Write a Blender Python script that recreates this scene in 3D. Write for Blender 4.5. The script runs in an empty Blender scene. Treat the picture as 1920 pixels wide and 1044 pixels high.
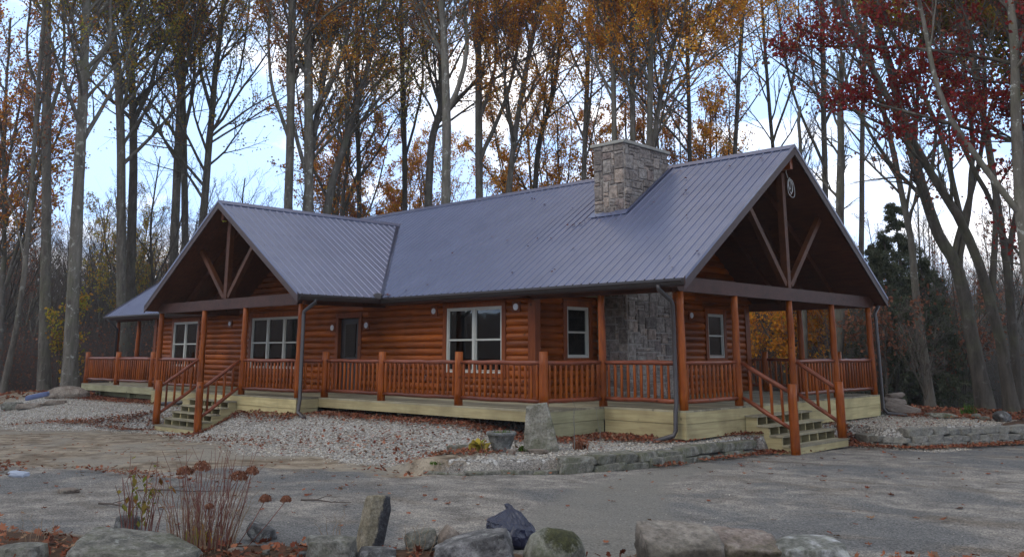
import bpy, math, random
import numpy as np
PI = math.pi
rng = np.random.default_rng(7)
random.seed(7)

# ------------------------------------------------------------------ numbers of the place (metres, z=0 is the deck top)
CAM = (9.498, -14.607, 1.073); YAW = 0.7647; PITCH = 0.2031
DX1 = -1.93; DD = -1.82; DX3 = -9.34; DE = -2.45; DX6 = -24.19; DW = 9.16; DXL = -26.25
OY = 0.27; XR = 0.27; XL = -26.43; ZE = 2.477; S = 0.6928; RY = DW / 2; ZR = ZE + S * (RY + OY)
XC = -13.157; GW = 4.159; GY = -2.76; S2 = 0.6534; ZG = ZE + S2 * GW; YV = -OY + (ZG - ZE) / S
ZB = 2.235

def sstep(a, b, x):
    t = np.clip((x - a) / (b - a), 0, 1); return t * t * (3 - 2 * t)

def hash2(i, j, s=0):
    v = np.sin(i * 127.1 + j * 311.7 + s * 74.7) * 43758.5453
    return v - np.floor(v)
def vnoise(x, y, s=0):
    i = np.floor(x); j = np.floor(y); f = x - i; g = y - j
    f = f * f * (3 - 2 * f); g = g * g * (3 - 2 * g)
    return (hash2(i, j, s) * (1 - f) + hash2(i + 1, j, s) * f) * (1 - g) + (hash2(i, j + 1, s) * (1 - f) + hash2(i + 1, j + 1, s) * f) * g
def fbm(x, y, s=0, o=4):
    a = 0.5; r = 0
    for k in range(o):
        r = r + a * vnoise(x * 2 ** k, y * 2 ** k, s + k); a *= 0.5
    return r / (1 - 0.5 ** o)

def polydist(x, y, pts):
    """signed distance to an open polyline, positive on its left side"""
    best = np.full(np.shape(x), 1e9); sg = np.ones(np.shape(x))
    for (ax, ay), (bx, by) in zip(pts[:-1], pts[1:]):
        dx, dy = bx - ax, by - ay
        t = np.clip(((x - ax) * dx + (y - ay) * dy) / (dx * dx + dy * dy), 0, 1)
        d = np.hypot(x - ax - t * dx, y - ay - t * dy)
        s = np.sign(dx * (y - ay) - dy * (x - ax))
        m = d < best; best = np.where(m, d, best); sg = np.where(m, s, sg)
    return best * sg

BORDER = [(-2.6, -5.35), (-1.6, -5.2), (-0.75, -4.75), (-0.2, -4.0), (0.2, -3.1), (0.36, -2.3), (0.42, -1.2), (0.38, -0.3), (0.40, 0.7), (0.40, 1.9)]
WALLR = [(0.75, 5.8), (1.1, 5.5), (1.5, 5.2), (2.05, 5.35), (2.35, 6.1), (2.65, 7.0), (2.95, 7.8), (3.3, 8.6), (3.5, 11.5)]

def drive_h(x, y):
    xx = np.clip(x, -40, 14); yy = np.clip(y, -16, 14)
    return -0.846 + 0.0133 * xx - 0.0192 * yy
def ground_h(x, y):
    x = np.asarray(x, float); y = np.asarray(y, float)
    d = drive_h(x, y)
    H = np.interp(x, [-30, -20, -16, -11, -4, -2, 0, 3], [-0.62, -0.5, -0.44, -0.4, -0.37, -0.56, -0.57, -0.52])
    yo = np.interp(x, [-30, -26, -17.5, -15.0, -14.5, -12.0, -11.5, -10, -6.6, -4, -2.4], [-5.6, -6.3, -6.2, -4.6, -3.45, -3.35, -4.2, -4.1, -4.8, -4.9, -4.8])
    yi = np.where(x < -15, -2.6, np.where(x < -11.8, -2.3, -2.2))
    m1 = sstep(0, 1, (y - yo) / (yi - yo)) * (x < 0.5)
    m2 = sstep(-0.02, 0.12, polydist(x, y, BORDER)) * (x > -2.8) * (y < 2.3)
    k = sstep(-2.5, -1.6, x)
    m = np.where(y < 2.3, m1 * (1 - k) + m2 * k, 0)
    m3 = sstep(-0.02, 0.15, polydist(x, y, WALLR)) * (y > 4.4)
    m3 = np.where((x < 0.9) & (y > 4.4), np.maximum(m3, sstep(0.95, 0.25, x)), m3)
    mh = np.where(y >= 2.3, sstep(0.35, -0.15, x), 0)
    m = np.maximum(np.maximum(m, m3), mh)
    m = np.where((x < -0.1) & (y > -1.0), 1.0, m)
    h = d + (H - d) * m
    # crest at the left end, woods beyond fall away
    h = h + 0.25 * np.exp(-((x + 26) / 3.0) ** 2 - ((y + 3.0) / 2.2) ** 2)
    h = h - 1.2 * sstep(-28, -40, x)
    r = np.hypot(x + 8, y - 4)
    behind = sstep(13, 34, y) * sstep(-30, 5, x) + sstep(5, 20, x - 0.0) * sstep(8, 20, y)
    h = h - 3.2 * np.clip(behind, 0, 1)
    h = h + sstep(70, 190, r) * (9 + 8 * fbm(x / 70, y / 70, 3, 2))
    near = sstep(60, 20, r)
    h = h + 0.05 * (fbm(x * .7, y * .7, 5, 3) - .5) * near + 0.02 * (fbm(x * 4, y * 4, 9, 2) - .5) * near
    return h

# ------------------------------------------------------------------ object helpers
COL = bpy.context.scene.collection
def prop(o, label=None, cat=None, group=None, kind=None):
    if label: o['label'] = label
    if cat: o['category'] = cat
    if group: o['group'] = group
    if kind: o['kind'] = kind
    return o
def empty(name, loc, label, cat, group=None):
    o = bpy.data.objects.new(name, None); COL.objects.link(o); o.location = loc
    o.empty_display_size = .2
    return prop(o, label, cat, group)
def link(name, me, parent=None):
    o = bpy.data.objects.new(name, me); COL.objects.link(o)
    if parent is not None: o.parent = parent
    return o
def mesh_np(name, V, F, mats, smooth=False, midx=None):
    """V Nx3, F list of arrays (each Kxn) or one array"""
    me = bpy.data.meshes.new(name)
    if isinstance(F, np.ndarray): F = [F]
    F = [f for f in F if len(f)]
    nv = len(V); me.vertices.add(nv); me.vertices.foreach_set('co', np.asarray(V, np.float32).ravel())
    loops = np.concatenate([f.ravel() for f in F]).astype(np.int32)
    tot = np.concatenate([np.full(len(f), f.shape[1]) for f in F]).astype(np.int32)
    st = np.concatenate([[0], np.cumsum(tot)[:-1]]).astype(np.int32)
    me.loops.add(len(loops)); me.loops.foreach_set('vertex_index', loops)
    me.polygons.add(len(tot)); me.polygons.foreach_set('loop_start', st); me.polygons.foreach_set('loop_total', tot)
    if smooth: me.polygons.foreach_set('use_smooth', np.ones(len(tot), bool))
    for m in (mats if isinstance(mats, (list, tuple)) else [mats]): me.materials.append(m)
    if midx is not None: me.polygons.foreach_set('material_index', np.asarray(midx, np.int32))
    me.update(calc_edges=True); return me

class MB:
    """collects shapes into one mesh"""
    def __init__(s): s.v = []; s.f = []; s.sm = []
    def add(s, vs, fs, sm=False):
        b = len(s.v); s.v += [tuple(v) for v in vs]; s.f += [tuple(b + i for i in f) for f in fs]; s.sm += [sm] * len(fs); return s
    def box(s, x0, x1, y0, y1, z0, z1):
        v = [(x, y, z) for x in (x0, x1) for y in (y0, y1) for z in (z0, z1)]
        return s.add(v, [(0, 1, 3, 2), (4, 6, 7, 5), (0, 4, 5, 1), (2, 3, 7, 6), (0, 2, 6, 4), (1, 5, 7, 3)])
    def obox(s, a, b, w, h, up=(0, 0, 1)):
        """beam from a to b, w across, h in the up direction, centred"""
        a = np.array(a, float); b = np.array(b, float); d = b - a; d /= np.linalg.norm(d)
        r = np.cross(d, up); r /= np.linalg.norm(r); u = np.cross(r, d)
        v = [p + r * i * w / 2 + u * j * h / 2 for p in (a, b) for i in (-1, 1) for j in (-1, 1)]
        return s.add(v, [(0, 1, 3, 2), (4, 6, 7, 5), (0, 4, 5, 1), (2, 3, 7, 6), (0, 2, 6, 4), (1, 5, 7, 3)])
    def prism(s, poly, off):
        """poly: list of 3-D points, extruded by off"""
        n = len(poly); off = np.array(off); v = [tuple(p) for p in poly] + [tuple(np.array(p) + off) for p in poly]
        return s.add(v, [tuple(range(n))[::-1], tuple(range(n, 2 * n))] + [(i, (i + 1) % n, n + (i + 1) % n, n + i) for i in range(n)])
    def tube(s, pts, rad, sides=10, caps=True):
        pts = np.asarray(pts, float); n = len(pts)
        rad = np.full(n, rad) if np.isscalar(rad) else np.asarray(rad)
        t = np.gradient(pts, axis=0); t /= np.linalg.norm(t, axis=1)[:, None]
        ref = np.array([0, 0, 1.0]) if abs(t[0][2]) < .9 else np.array([1.0, 0, 0])
        vs = []
        u = np.cross(t[0], ref); u /= np.linalg.norm(u)
        for i in range(n):
            u = u - t[i] * (u @ t[i]); u /= np.linalg.norm(u); w = np.cross(t[i], u)
            for k in range(sides):
                a = 2 * PI * k / sides; vs.append(pts[i] + rad[i] * (np.cos(a) * u + np.sin(a) * w))
        fs = [(i * sides + k, i * sides + (k + 1) % sides, (i + 1) * sides + (k + 1) % sides, (i + 1) * sides + k) for i in range(n - 1) for k in range(sides)]
        s.add(vs, fs, True)
        if caps:
            b = len(s.v) - len(vs)
            s.f.append(tuple(b + k for k in range(sides))[::-1]); s.f.append(tuple(b + (n - 1) * sides + k for k in range(sides))); s.sm += [False, False]
        return s
    def build(s, name, mat, parent=None, bevel=0):
        me = bpy.data.meshes.new(name); me.from_pydata(s.v, [], s.f)
        for m in (mat if isinstance(mat, (list, tuple)) else [mat]): me.materials.append(m)
        me.polygons.foreach_set('use_smooth', s.sm); me.update()
        o = link(name, me, parent)
        if bevel:
            md = o.modifiers.new('bevel', 'BEVEL'); md.width = bevel; md.segments = 2; md.limit_method = 'ANGLE'
        return o

# ------------------------------------------------------------------ materials
def new_mat(name):
    m = bpy.data.materials.new(name); m.use_nodes = True; nt = m.node_tree
    b = nt.nodes['Principled BSDF']; return m, nt, b
def nd(nt, t, **kw):
    n = nt.nodes.new(t)
    for k, v in kw.items():
        if k.startswith('_'): setattr(n, k[1:], v)
        else: n.inputs[k.replace('__', ' ')].default_value = v
    return n
def ramp(nt, fac, stops, interp='LINEAR'):
    r = nt.nodes.new('ShaderNodeValToRGB'); r.color_ramp.interpolation = interp
    e = r.color_ramp.elements
    while len(e) < len(stops): e.new(.5)
    for k, (p, c) in enumerate(stops): e[k].position = p; e[k].color = (*c, 1) if len(c) == 3 else c
    if fac is not None: nt.links.new(fac, r.inputs['Fac'])
    return r.outputs['Color']
def coords(nt, scale=(1, 1, 1), src='Object'):
    tc = nt.nodes.new('ShaderNodeTexCoord'); mp = nt.nodes.new('ShaderNodeMapping'); mp.inputs['Scale'].default_value = scale
    nt.links.new(tc.outputs[src], mp.inputs['Vector']); return mp.outputs['Vector']
def noise(nt, vec, scale, detail=4, rough=.55, dist=0):
    n = nd(nt, 'ShaderNodeTexNoise', Scale=scale, Detail=detail, Roughness=rough, Distortion=dist)
    nt.links.new(vec, n.inputs['Vector']); return n.outputs['Fac']
def mix(nt, a, b, f, mode='MIX'):
    m = nt.nodes.new('ShaderNodeMix'); m.data_type = 'RGBA'; m.blend_type = mode
    for s, v in ((m.inputs[6], a), (m.inputs[7], b), (m.inputs[0], f)):
        if isinstance(v, (int, float)): s.default_value = v
        elif isinstance(v, tuple): s.default_value = (*v, 1) if len(v) == 3 else v
        else: nt.links.new(v, s)
    return m.outputs[2]
def bump(nt, b, h, strength=.3, dist=.01):
    n = nd(nt, 'ShaderNodeBump', Strength=strength, Distance=dist); nt.links.new(h, n.inputs['Height']); nt.links.new(n.outputs['Normal'], b.inputs['Normal'])
def math_(nt, op, a, b=None, c=None):
    n = nt.nodes.new('ShaderNodeMath'); n.operation = op
    for k, v in enumerate((a, b, c)):
        if v is None: continue
        if isinstance(v, (int, float)): n.inputs[k].default_value = v
        else: nt.links.new(v, n.inputs[k])
    return n.outputs[0]

def wood(name, cols, stretch=(1, 1, 1), rough=.5, scale=6, knots=True, bstr=.25):
    m, nt, b = new_mat(name)
    v = coords(nt, stretch); n1 = noise(nt, v, scale, 6, .6, .6)
    c = ramp(nt, n1, [(.28, cols[0]), (.5, cols[1]), (.72, cols[2])])
    v2 = coords(nt); n2 = noise(nt, v2, 1.3, 3)
    c = mix(nt, c, tuple(x * .55 for x in cols[0]), ramp(nt, n2, [(.45, (0, 0, 0)), (.75, (.6, .6, .6))]))
    ri = nt.nodes.new('ShaderNodeNewGeometry')
    rr = ramp(nt, ri.outputs['Random Per Island'], [(0, (.62, .60, .58)), (.5, (.95, .95, .95)), (1, (1.28, 1.28, 1.2))])
    c = mix(nt, c, rr, 1.0, 'MULTIPLY')
    if knots:
        vo = nd(nt, 'ShaderNodeTexVoronoi', Scale=2.4); nt.links.new(coords(nt), vo.inputs['Vector'])
        k = ramp(nt, vo.outputs['Distance'], [(.05, (.9, .9, .9)), (.11, (0, 0, 0))])
        c = mix(nt, c, tuple(x * .3 for x in cols[0]), k)
    nt.links.new(c, b.inputs['Base Color']); b.inputs['Roughness'].default_value = rough; b.inputs['Specular IOR Level'].default_value = .28
    bump(nt, b, n1, bstr, .004)
    return m
M = {}
LOGC = ((.165, .034, .003), (.28, .062, .005), (.38, .098, .010))
M['log_x'] = wood('stained_log_x', LOGC, (.25, 2, 2), .42)
M['log_y'] = wood('stained_log_y', LOGC, (2, .25, 2), .42)
M['post'] = wood('stained_post', ((.16, .033, .004), (.27, .060, .006), (.38, .105, .011)), (3, 3, .35), .38)
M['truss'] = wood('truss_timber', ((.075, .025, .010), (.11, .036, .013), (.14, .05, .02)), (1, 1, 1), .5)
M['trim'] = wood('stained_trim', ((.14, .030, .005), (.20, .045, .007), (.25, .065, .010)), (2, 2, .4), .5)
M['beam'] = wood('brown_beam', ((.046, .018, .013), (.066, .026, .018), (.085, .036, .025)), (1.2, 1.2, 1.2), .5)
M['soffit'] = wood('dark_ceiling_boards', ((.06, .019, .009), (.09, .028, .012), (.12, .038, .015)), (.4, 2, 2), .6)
M['pine'] = wood('treated_pine', ((.31, .25, .13), (.42, .35, .185), (.50, .435, .24)), (.3, .3, 5), .7, 4)
M['pine2'] = wood('treated_pine_green', ((.25, .235, .135), (.335, .315, .185), (.40, .38, .235)), (.25, .3, 5), .7, 4)
M['deckboard'] = wood('deck_boards', ((.22, .19, .13), (.30, .27, .19), (.36, .32, .24)), (.3, 3, 1), .75, 4)

def plain(name, col, rough=.5, metal=0, spec=.5, bumps=None, var=.12):
    m, nt, b = new_mat(name); v = coords(nt); n = noise(nt, v, 7, 5)
    c = ramp(nt, n, [(.3, tuple(x * (1 - var) for x in col)), (.7, tuple(min(1, x * (1 + var)) for x in col))])
    nt.links.new(c, b.inputs['Base Color']); b.inputs['Roughness'].default_value = rough; b.inputs['Metallic'].default_value = metal
    b.inputs['Specular IOR Level'].default_value = spec
    if bumps: bump(nt, b, noise(nt, v, bumps[0], 4), bumps[1], .01)
    return m
def roof_mat():
    m, nt, b = new_mat('painted_roof_metal'); v = coords(nt)
    n = noise(nt, v, 1.2, 4)
    c = ramp(nt, n, [(.3, (.086, .10, .185)), (.7, (.112, .128, .225))])  # blue of the reflected sky put into the brown roof's base colour
    nt.links.new(c, b.inputs['Base Color'])
    r = ramp(nt, noise(nt, v, 3, 5), [(.3, (.28, .28, .28)), (.7, (.42, .42, .42))]); nt.links.new(r, b.inputs['Roughness'])
    b.inputs['Metallic'].default_value = .35; b.inputs['Specular IOR Level'].default_value = .8
    b.inputs['Coat Weight'].default_value = .7; b.inputs['Coat Roughness'].default_value = .3
    bump(nt, b, noise(nt, v, 2.2, 3), .05, .012)
    return m
M['roof'] = roof_mat()
M['fascia'] = plain('brown_metal_trim', (.06, .034, .032), .5, .0)
M['gutter'] = plain('dark_gutter_metal', (.062, .055, .055), .35, .3)
M['white'] = plain('window_vinyl', (.50, .50, .45), .45, 0, .5, None, .05)
M['plate'] = plain('white_plastic', (.62, .63, .66), .4)
M['flue'] = plain('clay_flue', (.34, .10, .06), .8)
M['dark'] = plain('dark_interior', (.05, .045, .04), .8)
M['drywall'] = plain('pale_green_drywall', (.42, .45, .30), .8)
M['door'] = plain('dark_door', (.025, .018, .016), .35)
M['cable'] = plain('white_cable', (.7, .7, .68), .4)
M['yellow'] = plain('yellow_plastic', (.55, .6, .05), .4)
M['concrete'] = plain('cast_cap', (.36, .35, .31), .85, 0, .3, (20, .4), .15)
def glass_mat():
    m, nt, b = new_mat('window_glass'); out = nt.nodes['Material Output']; nt.nodes.remove(b)
    g = nd(nt, 'ShaderNodeBsdfGlossy', Roughness=.015); g.inputs['Color'].default_value = (.95, .95, 1, 1)
    t = nd(nt, 'ShaderNodeBsdfTransparent'); t.inputs['Color'].default_value = (.34, .38, .34, 1)
    f = nd(nt, 'ShaderNodeFresnel', IOR=1.5); f2 = math_(nt, 'MULTIPLY_ADD', f.outputs[0], .9, .02)
    mx = nt.nodes.new('ShaderNodeMixShader'); nt.links.new(f2, mx.inputs[0]); nt.links.new(t.outputs[0], mx.inputs[1]); nt.links.new(g.outputs[0], mx.inputs[2])
    nt.links.new(mx.outputs[0], out.inputs['Surface'])
    n = noise(nt, coords(nt), 1.5, 2); bp = nd(nt, 'ShaderNodeBump', Strength=.08, Distance=.02); nt.links.new(n, bp.inputs['Height']); nt.links.new(bp.outputs[0], g.inputs['Normal'])
    return m
M['glass'] = glass_mat()
def stone_mat(name, cols, moss=.0, lichen=.3, sc=5, island=True, rough=.9):
    m, nt, b = new_mat(name); v = coords(nt)
    n = noise(nt, v, sc, 8, .65, .3); c = ramp(nt, n, [(.36, cols[0]), (.5, cols[1]), (.62, cols[2])])
    c = mix(nt, c, ramp(nt, noise(nt, v, sc * 7, 5, .8), [(.36, (.45, .45, .45)), (.5, (1, 1, 1)), (.66, (1.45, 1.45, 1.45))]), .8, 'MULTIPLY')
    if island:
        g = nt.nodes.new('ShaderNodeNewGeometry')
        c = mix(nt, c, ramp(nt, g.outputs['Random Per Island'], [(0, (.55, .52, .52)), (.3, (.85, .8, .78)), (.6, (1.0, 1.0, 1.0)), (.85, (1.25, 1.1, 1.0)), (1, (.68, .60, .62))]), 1.0, 'MULTIPLY')
    if lichen:
        n2 = noise(nt, v, sc * 1.7, 6, .7, .5); c = mix(nt, c, (.40, .41, .37), ramp(nt, n2, [(.56, (0, 0, 0)), (.66, (lichen, lichen, lichen))]))
    if moss:
        gz = nt.nodes.new('ShaderNodeNewGeometry'); sx = nt.nodes.new('ShaderNodeSeparateXYZ'); nt.links.new(gz.outputs['Normal'], sx.inputs[0])
        n3 = noise(nt, v, sc * .6, 5, .7); mm = math_(nt, 'MULTIPLY', ramp(nt, n3, [(.48, (0, 0, 0)), (.6, (moss, moss, moss))]), math_(nt, 'MULTIPLY_ADD', sx.outputs[2], .3, .7))
        c = mix(nt, c, (.055, .062, .018), mm)
    nt.links.new(c, b.inputs['Base Color']); b.inputs['Roughness'].default_value = rough
    bump(nt, b, math_(nt, 'ADD', noise(nt, v, sc * 4, 8, .7), noise(nt, v, sc * 1.3, 4, .6)), .9, .03)
    return m
M['chimney'] = stone_mat('chimney_stone', ((.18, .158, .142), (.31, .278, .25), (.45, .41, .365)), 0, .3, 9)
M['mortar'] = plain('grey_mortar', (.40, .37, .34), .95, 0, .2, (60, .5))
M['rock'] = stone_mat('grey_boulder', ((.07, .068, .058), (.15, .142, .12), (.24, .23, .20)), .45, .6, 6, False)
M['rock_tan'] = stone_mat('tan_sandstone', ((.13, .098, .075), (.21, .168, .135), (.29, .245, .205)), .15, .25, 4, False)
M['rock_dark'] = stone_mat('dark_stone', ((.03, .03, .035), (.08, .078, .075), (.20, .20, .21)), .1, .5, 6, False)
M['rock_moss'] = stone_mat('mossy_boulder', ((.14, .14, .11), (.23, .225, .185), (.30, .29, .25)), .95, .3, 3, False)
M['rock_buff'] = stone_mat('buff_sandstone', ((.15, .127, .105), (.21, .184, .155), (.27, .238, .20)), .05, .12, 2.5, False)
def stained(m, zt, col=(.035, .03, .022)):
    # darker towards the bottom, with a ragged upper edge
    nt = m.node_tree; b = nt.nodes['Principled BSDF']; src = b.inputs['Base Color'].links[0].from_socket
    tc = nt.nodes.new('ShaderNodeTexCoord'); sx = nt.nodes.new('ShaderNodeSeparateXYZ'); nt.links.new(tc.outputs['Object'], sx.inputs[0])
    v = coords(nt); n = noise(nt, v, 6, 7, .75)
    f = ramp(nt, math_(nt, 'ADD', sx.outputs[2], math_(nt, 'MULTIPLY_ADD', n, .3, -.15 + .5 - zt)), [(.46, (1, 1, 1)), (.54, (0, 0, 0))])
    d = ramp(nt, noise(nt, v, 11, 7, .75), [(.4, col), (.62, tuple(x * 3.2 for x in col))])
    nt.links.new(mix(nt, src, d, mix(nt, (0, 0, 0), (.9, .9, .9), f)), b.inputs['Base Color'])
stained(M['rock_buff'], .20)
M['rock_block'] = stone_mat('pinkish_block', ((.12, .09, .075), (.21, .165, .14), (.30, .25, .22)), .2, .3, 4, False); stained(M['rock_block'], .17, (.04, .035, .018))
M['rock_white'] = stone_mat('white_crusted_rock', ((.07, .07, .055), (.19, .19, .17), (.46, .46, .47)), .4, .8, 3.5, False)
M['wedge'] = stone_mat('streaked_grey_rock', ((.06, .058, .058), (.135, .13, .128), (.27, .26, .255)), .0, .55, 6, False)
M['slab'] = stone_mat('two_toned_slab', ((.14, .115, .075), (.21, .18, .12), (.30, .26, .19)), .0, .2, 7, False)
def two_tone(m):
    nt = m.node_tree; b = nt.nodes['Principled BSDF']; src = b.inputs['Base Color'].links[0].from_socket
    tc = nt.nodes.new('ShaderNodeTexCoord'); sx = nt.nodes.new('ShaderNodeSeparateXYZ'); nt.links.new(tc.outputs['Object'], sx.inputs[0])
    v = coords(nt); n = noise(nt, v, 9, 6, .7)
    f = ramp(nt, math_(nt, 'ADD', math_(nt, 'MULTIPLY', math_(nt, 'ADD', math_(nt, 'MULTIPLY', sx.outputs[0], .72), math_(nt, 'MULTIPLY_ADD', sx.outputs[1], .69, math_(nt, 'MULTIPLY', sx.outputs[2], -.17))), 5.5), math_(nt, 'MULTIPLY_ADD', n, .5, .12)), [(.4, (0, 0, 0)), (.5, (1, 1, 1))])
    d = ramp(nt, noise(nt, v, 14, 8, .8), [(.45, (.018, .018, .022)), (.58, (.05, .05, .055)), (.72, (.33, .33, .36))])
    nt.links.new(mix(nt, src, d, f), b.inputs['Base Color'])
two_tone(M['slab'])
def moss_patch(m, c0, rad):
    nt = m.node_tree; b = nt.nodes['Principled BSDF']; src = b.inputs['Base Color'].links[0].from_socket
    tc = nt.nodes.new('ShaderNodeTexCoord'); d = nt.nodes.new('ShaderNodeVectorMath'); d.operation = 'DISTANCE'; nt.links.new(tc.outputs['Object'], d.inputs[0]); d.inputs[1].default_value = c0
    v = coords(nt); n = noise(nt, v, 14, 7, .75)
    f = ramp(nt, math_(nt, 'ADD', d.outputs['Value'], math_(nt, 'MULTIPLY_ADD', n, .34, -.17 + .5 - rad)), [(.46, (1, 1, 1)), (.53, (0, 0, 0))])
    g = ramp(nt, noise(nt, v, 22, 6, .8), [(.38, (.016, .018, .005)), (.62, (.06, .06, .018))])
    nt.links.new(mix(nt, src, g, f), b.inputs['Base Color'])
moss_patch(M['rock_moss'], (.13, -.02, .30), .17)
M['edging'] = stone_mat('edging_stone', ((.09, .088, .07), (.175, .165, .135), (.26, .245, .21)), .75, .4, 5, True)
M['wallstone'] = stone_mat('wall_stone', ((.12, .115, .10), (.21, .20, .175), (.30, .28, .25)), .35, .3, 5, True)

def bark_mat(name, a, b_, lich=.4, sc=6):
    m, nt, b = new_mat(name); v = coords(nt, (1, 1, .22)); n = noise(nt, v, sc, 7, .65, .4)
    c = ramp(nt, n, [(.3, a), (.7, b_)])
    if lich:
        v2 = coords(nt); n2 = noise(nt, v2, 3.4, 6, .75, .3)
        c = mix(nt, c, (.42, .43, .38), ramp(nt, n2, [(.58, (0, 0, 0)), (.64, (lich, lich, lich))]))
        n3 = noise(nt, v2, 1.1, 4, .6); c = mix(nt, c, (.12, .13, .07), ramp(nt, n3, [(.5, (0, 0, 0)), (.7, (.5, .5, .5))]))
    nt.links.new(c, b.inputs['Base Color']); b.inputs['Roughness'].default_value = .95; b.inputs['Specular IOR Level'].default_value = .2
    bump(nt, b, n, .7, .03); return m
M['bark'] = bark_mat('grey_bark', (.06, .052, .043), (.18, .162, .135), .35)
M['bark_dark'] = bark_mat('dark_bark', (.035, .03, .025), (.105, .092, .077), .12)
M['bark_pale'] = bark_mat('pale_spotted_bark', (.08, .07, .058), (.23, .21, .175), .95)
M['twig'] = plain('twig_bark', (.10, .08, .07), .9, 0, .2)
M['twig_grey'] = plain('grey_twig_bark', (.15, .14, .125), .9, 0, .2)
def leaf_mat(name, stops, trans=.35, gain=1.0):
    m, nt, b = new_mat(name); out = nt.nodes['Material Output']; nt.nodes.remove(b)
    g = nt.nodes.new('ShaderNodeNewGeometry'); c = ramp(nt, g.outputs['Random Per Island'], stops)
    n = noise(nt, coords(nt), .55, 3); c = mix(nt, c, ramp(nt, n, [(.35, (.85, .75, .7)), (.65, (1.35, 1.3, 1.2))]), 1.0, 'MULTIPLY')
    d = nd(nt, 'ShaderNodeBsdfDiffuse'); t = nd(nt, 'ShaderNodeBsdfTranslucent'); nt.links.new(c, d.inputs['Color']); nt.links.new(c, t.inputs['Color'])
    mx = nt.nodes.new('ShaderNodeMixShader'); mx.inputs[0].default_value = trans; nt.links.new(d.outputs[0], mx.inputs[1]); nt.links.new(t.outputs[0], mx.inputs[2])
    nt.links.new(mx.outputs[0], out.inputs['Surface']); return m
M['lf_rust'] = leaf_mat('rust_leaves', [(0, (.30, .10, .04)), (.35, (.50, .19, .04)), (.62, (.72, .33, .055)), (.85, (.40, .33, .06)), (1, (.36, .15, .06))], .55)
M['lf_gold'] = leaf_mat('golden_leaves', [(0, (.50, .20, .03)), (.4, (.80, .44, .05)), (.7, (.68, .27, .04)), (.88, (.40, .38, .06)), (1, (.36, .13, .04))], .55)
M['lf_olive'] = leaf_mat('olive_leaves', [(0, (.20, .22, .045)), (.4, (.32, .33, .06)), (.7, (.52, .33, .05)), (1, (.38, .15, .04))], .55)
M['lf_red'] = leaf_mat('red_maple_leaves', [(0, (.20, .028, .032)), (.4, (.30, .038, .04)), (.7, (.13, .035, .035)), (.88, (.28, .10, .05)), (1, (.14, .12, .05))], .4)
M['lf_brown'] = leaf_mat('brown_leaves', [(0, (.18, .08, .055)), (.5, (.30, .15, .10)), (1, (.13, .06, .04))], .4)
M['needle'] = leaf_mat('conifer_needles', [(0, (.05, .068, .045)), (1, (.12, .135, .095))], .3)
M['lf_green'] = leaf_mat('green_blades', [(0, (.05, .10, .02)), (1, (.10, .18, .04))])
M['lf_hosta'] = leaf_mat('yellowing_hosta_leaves', [(0, (.42, .36, .06)), (.5, (.55, .45, .10)), (1, (.16, .22, .04))])
M['stalk'] = plain('red_brown_stalk', (.17, .065, .05), .7, 0, .3, None, .35)
M['stalk_tan'] = plain('dry_stalk', (.26, .18, .11), .8)
M['litter'] = leaf_mat('fallen_leaf', [(0, (.13, .045, .032)), (.35, (.20, .072, .045)), (.6, (.29, .13, .08)), (.8, (.09, .045, .035)), (1, (.27, .185, .125))], .1)
M['redleaf'] = leaf_mat('red_fallen_leaf', [(0, (.17, .03, .025)), (.5, (.25, .045, .03)), (1, (.12, .03, .025))], .1)
def pebble_mat():
    m, nt, b = new_mat('crushed_limestone'); g = nt.nodes.new('ShaderNodeNewGeometry')
    c = ramp(nt, g.outputs['Random Per Island'], [(0, (.20, .18, .155)), (.3, (.29, .25, .205)), (.7, (.42, .375, .31)), (1, (.60, .55, .47))])
    nt.links.new(c, b.inputs['Base Color']); b.inputs['Roughness'].default_value = .9; return m
M['pebble'] = pebble_mat()
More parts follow.
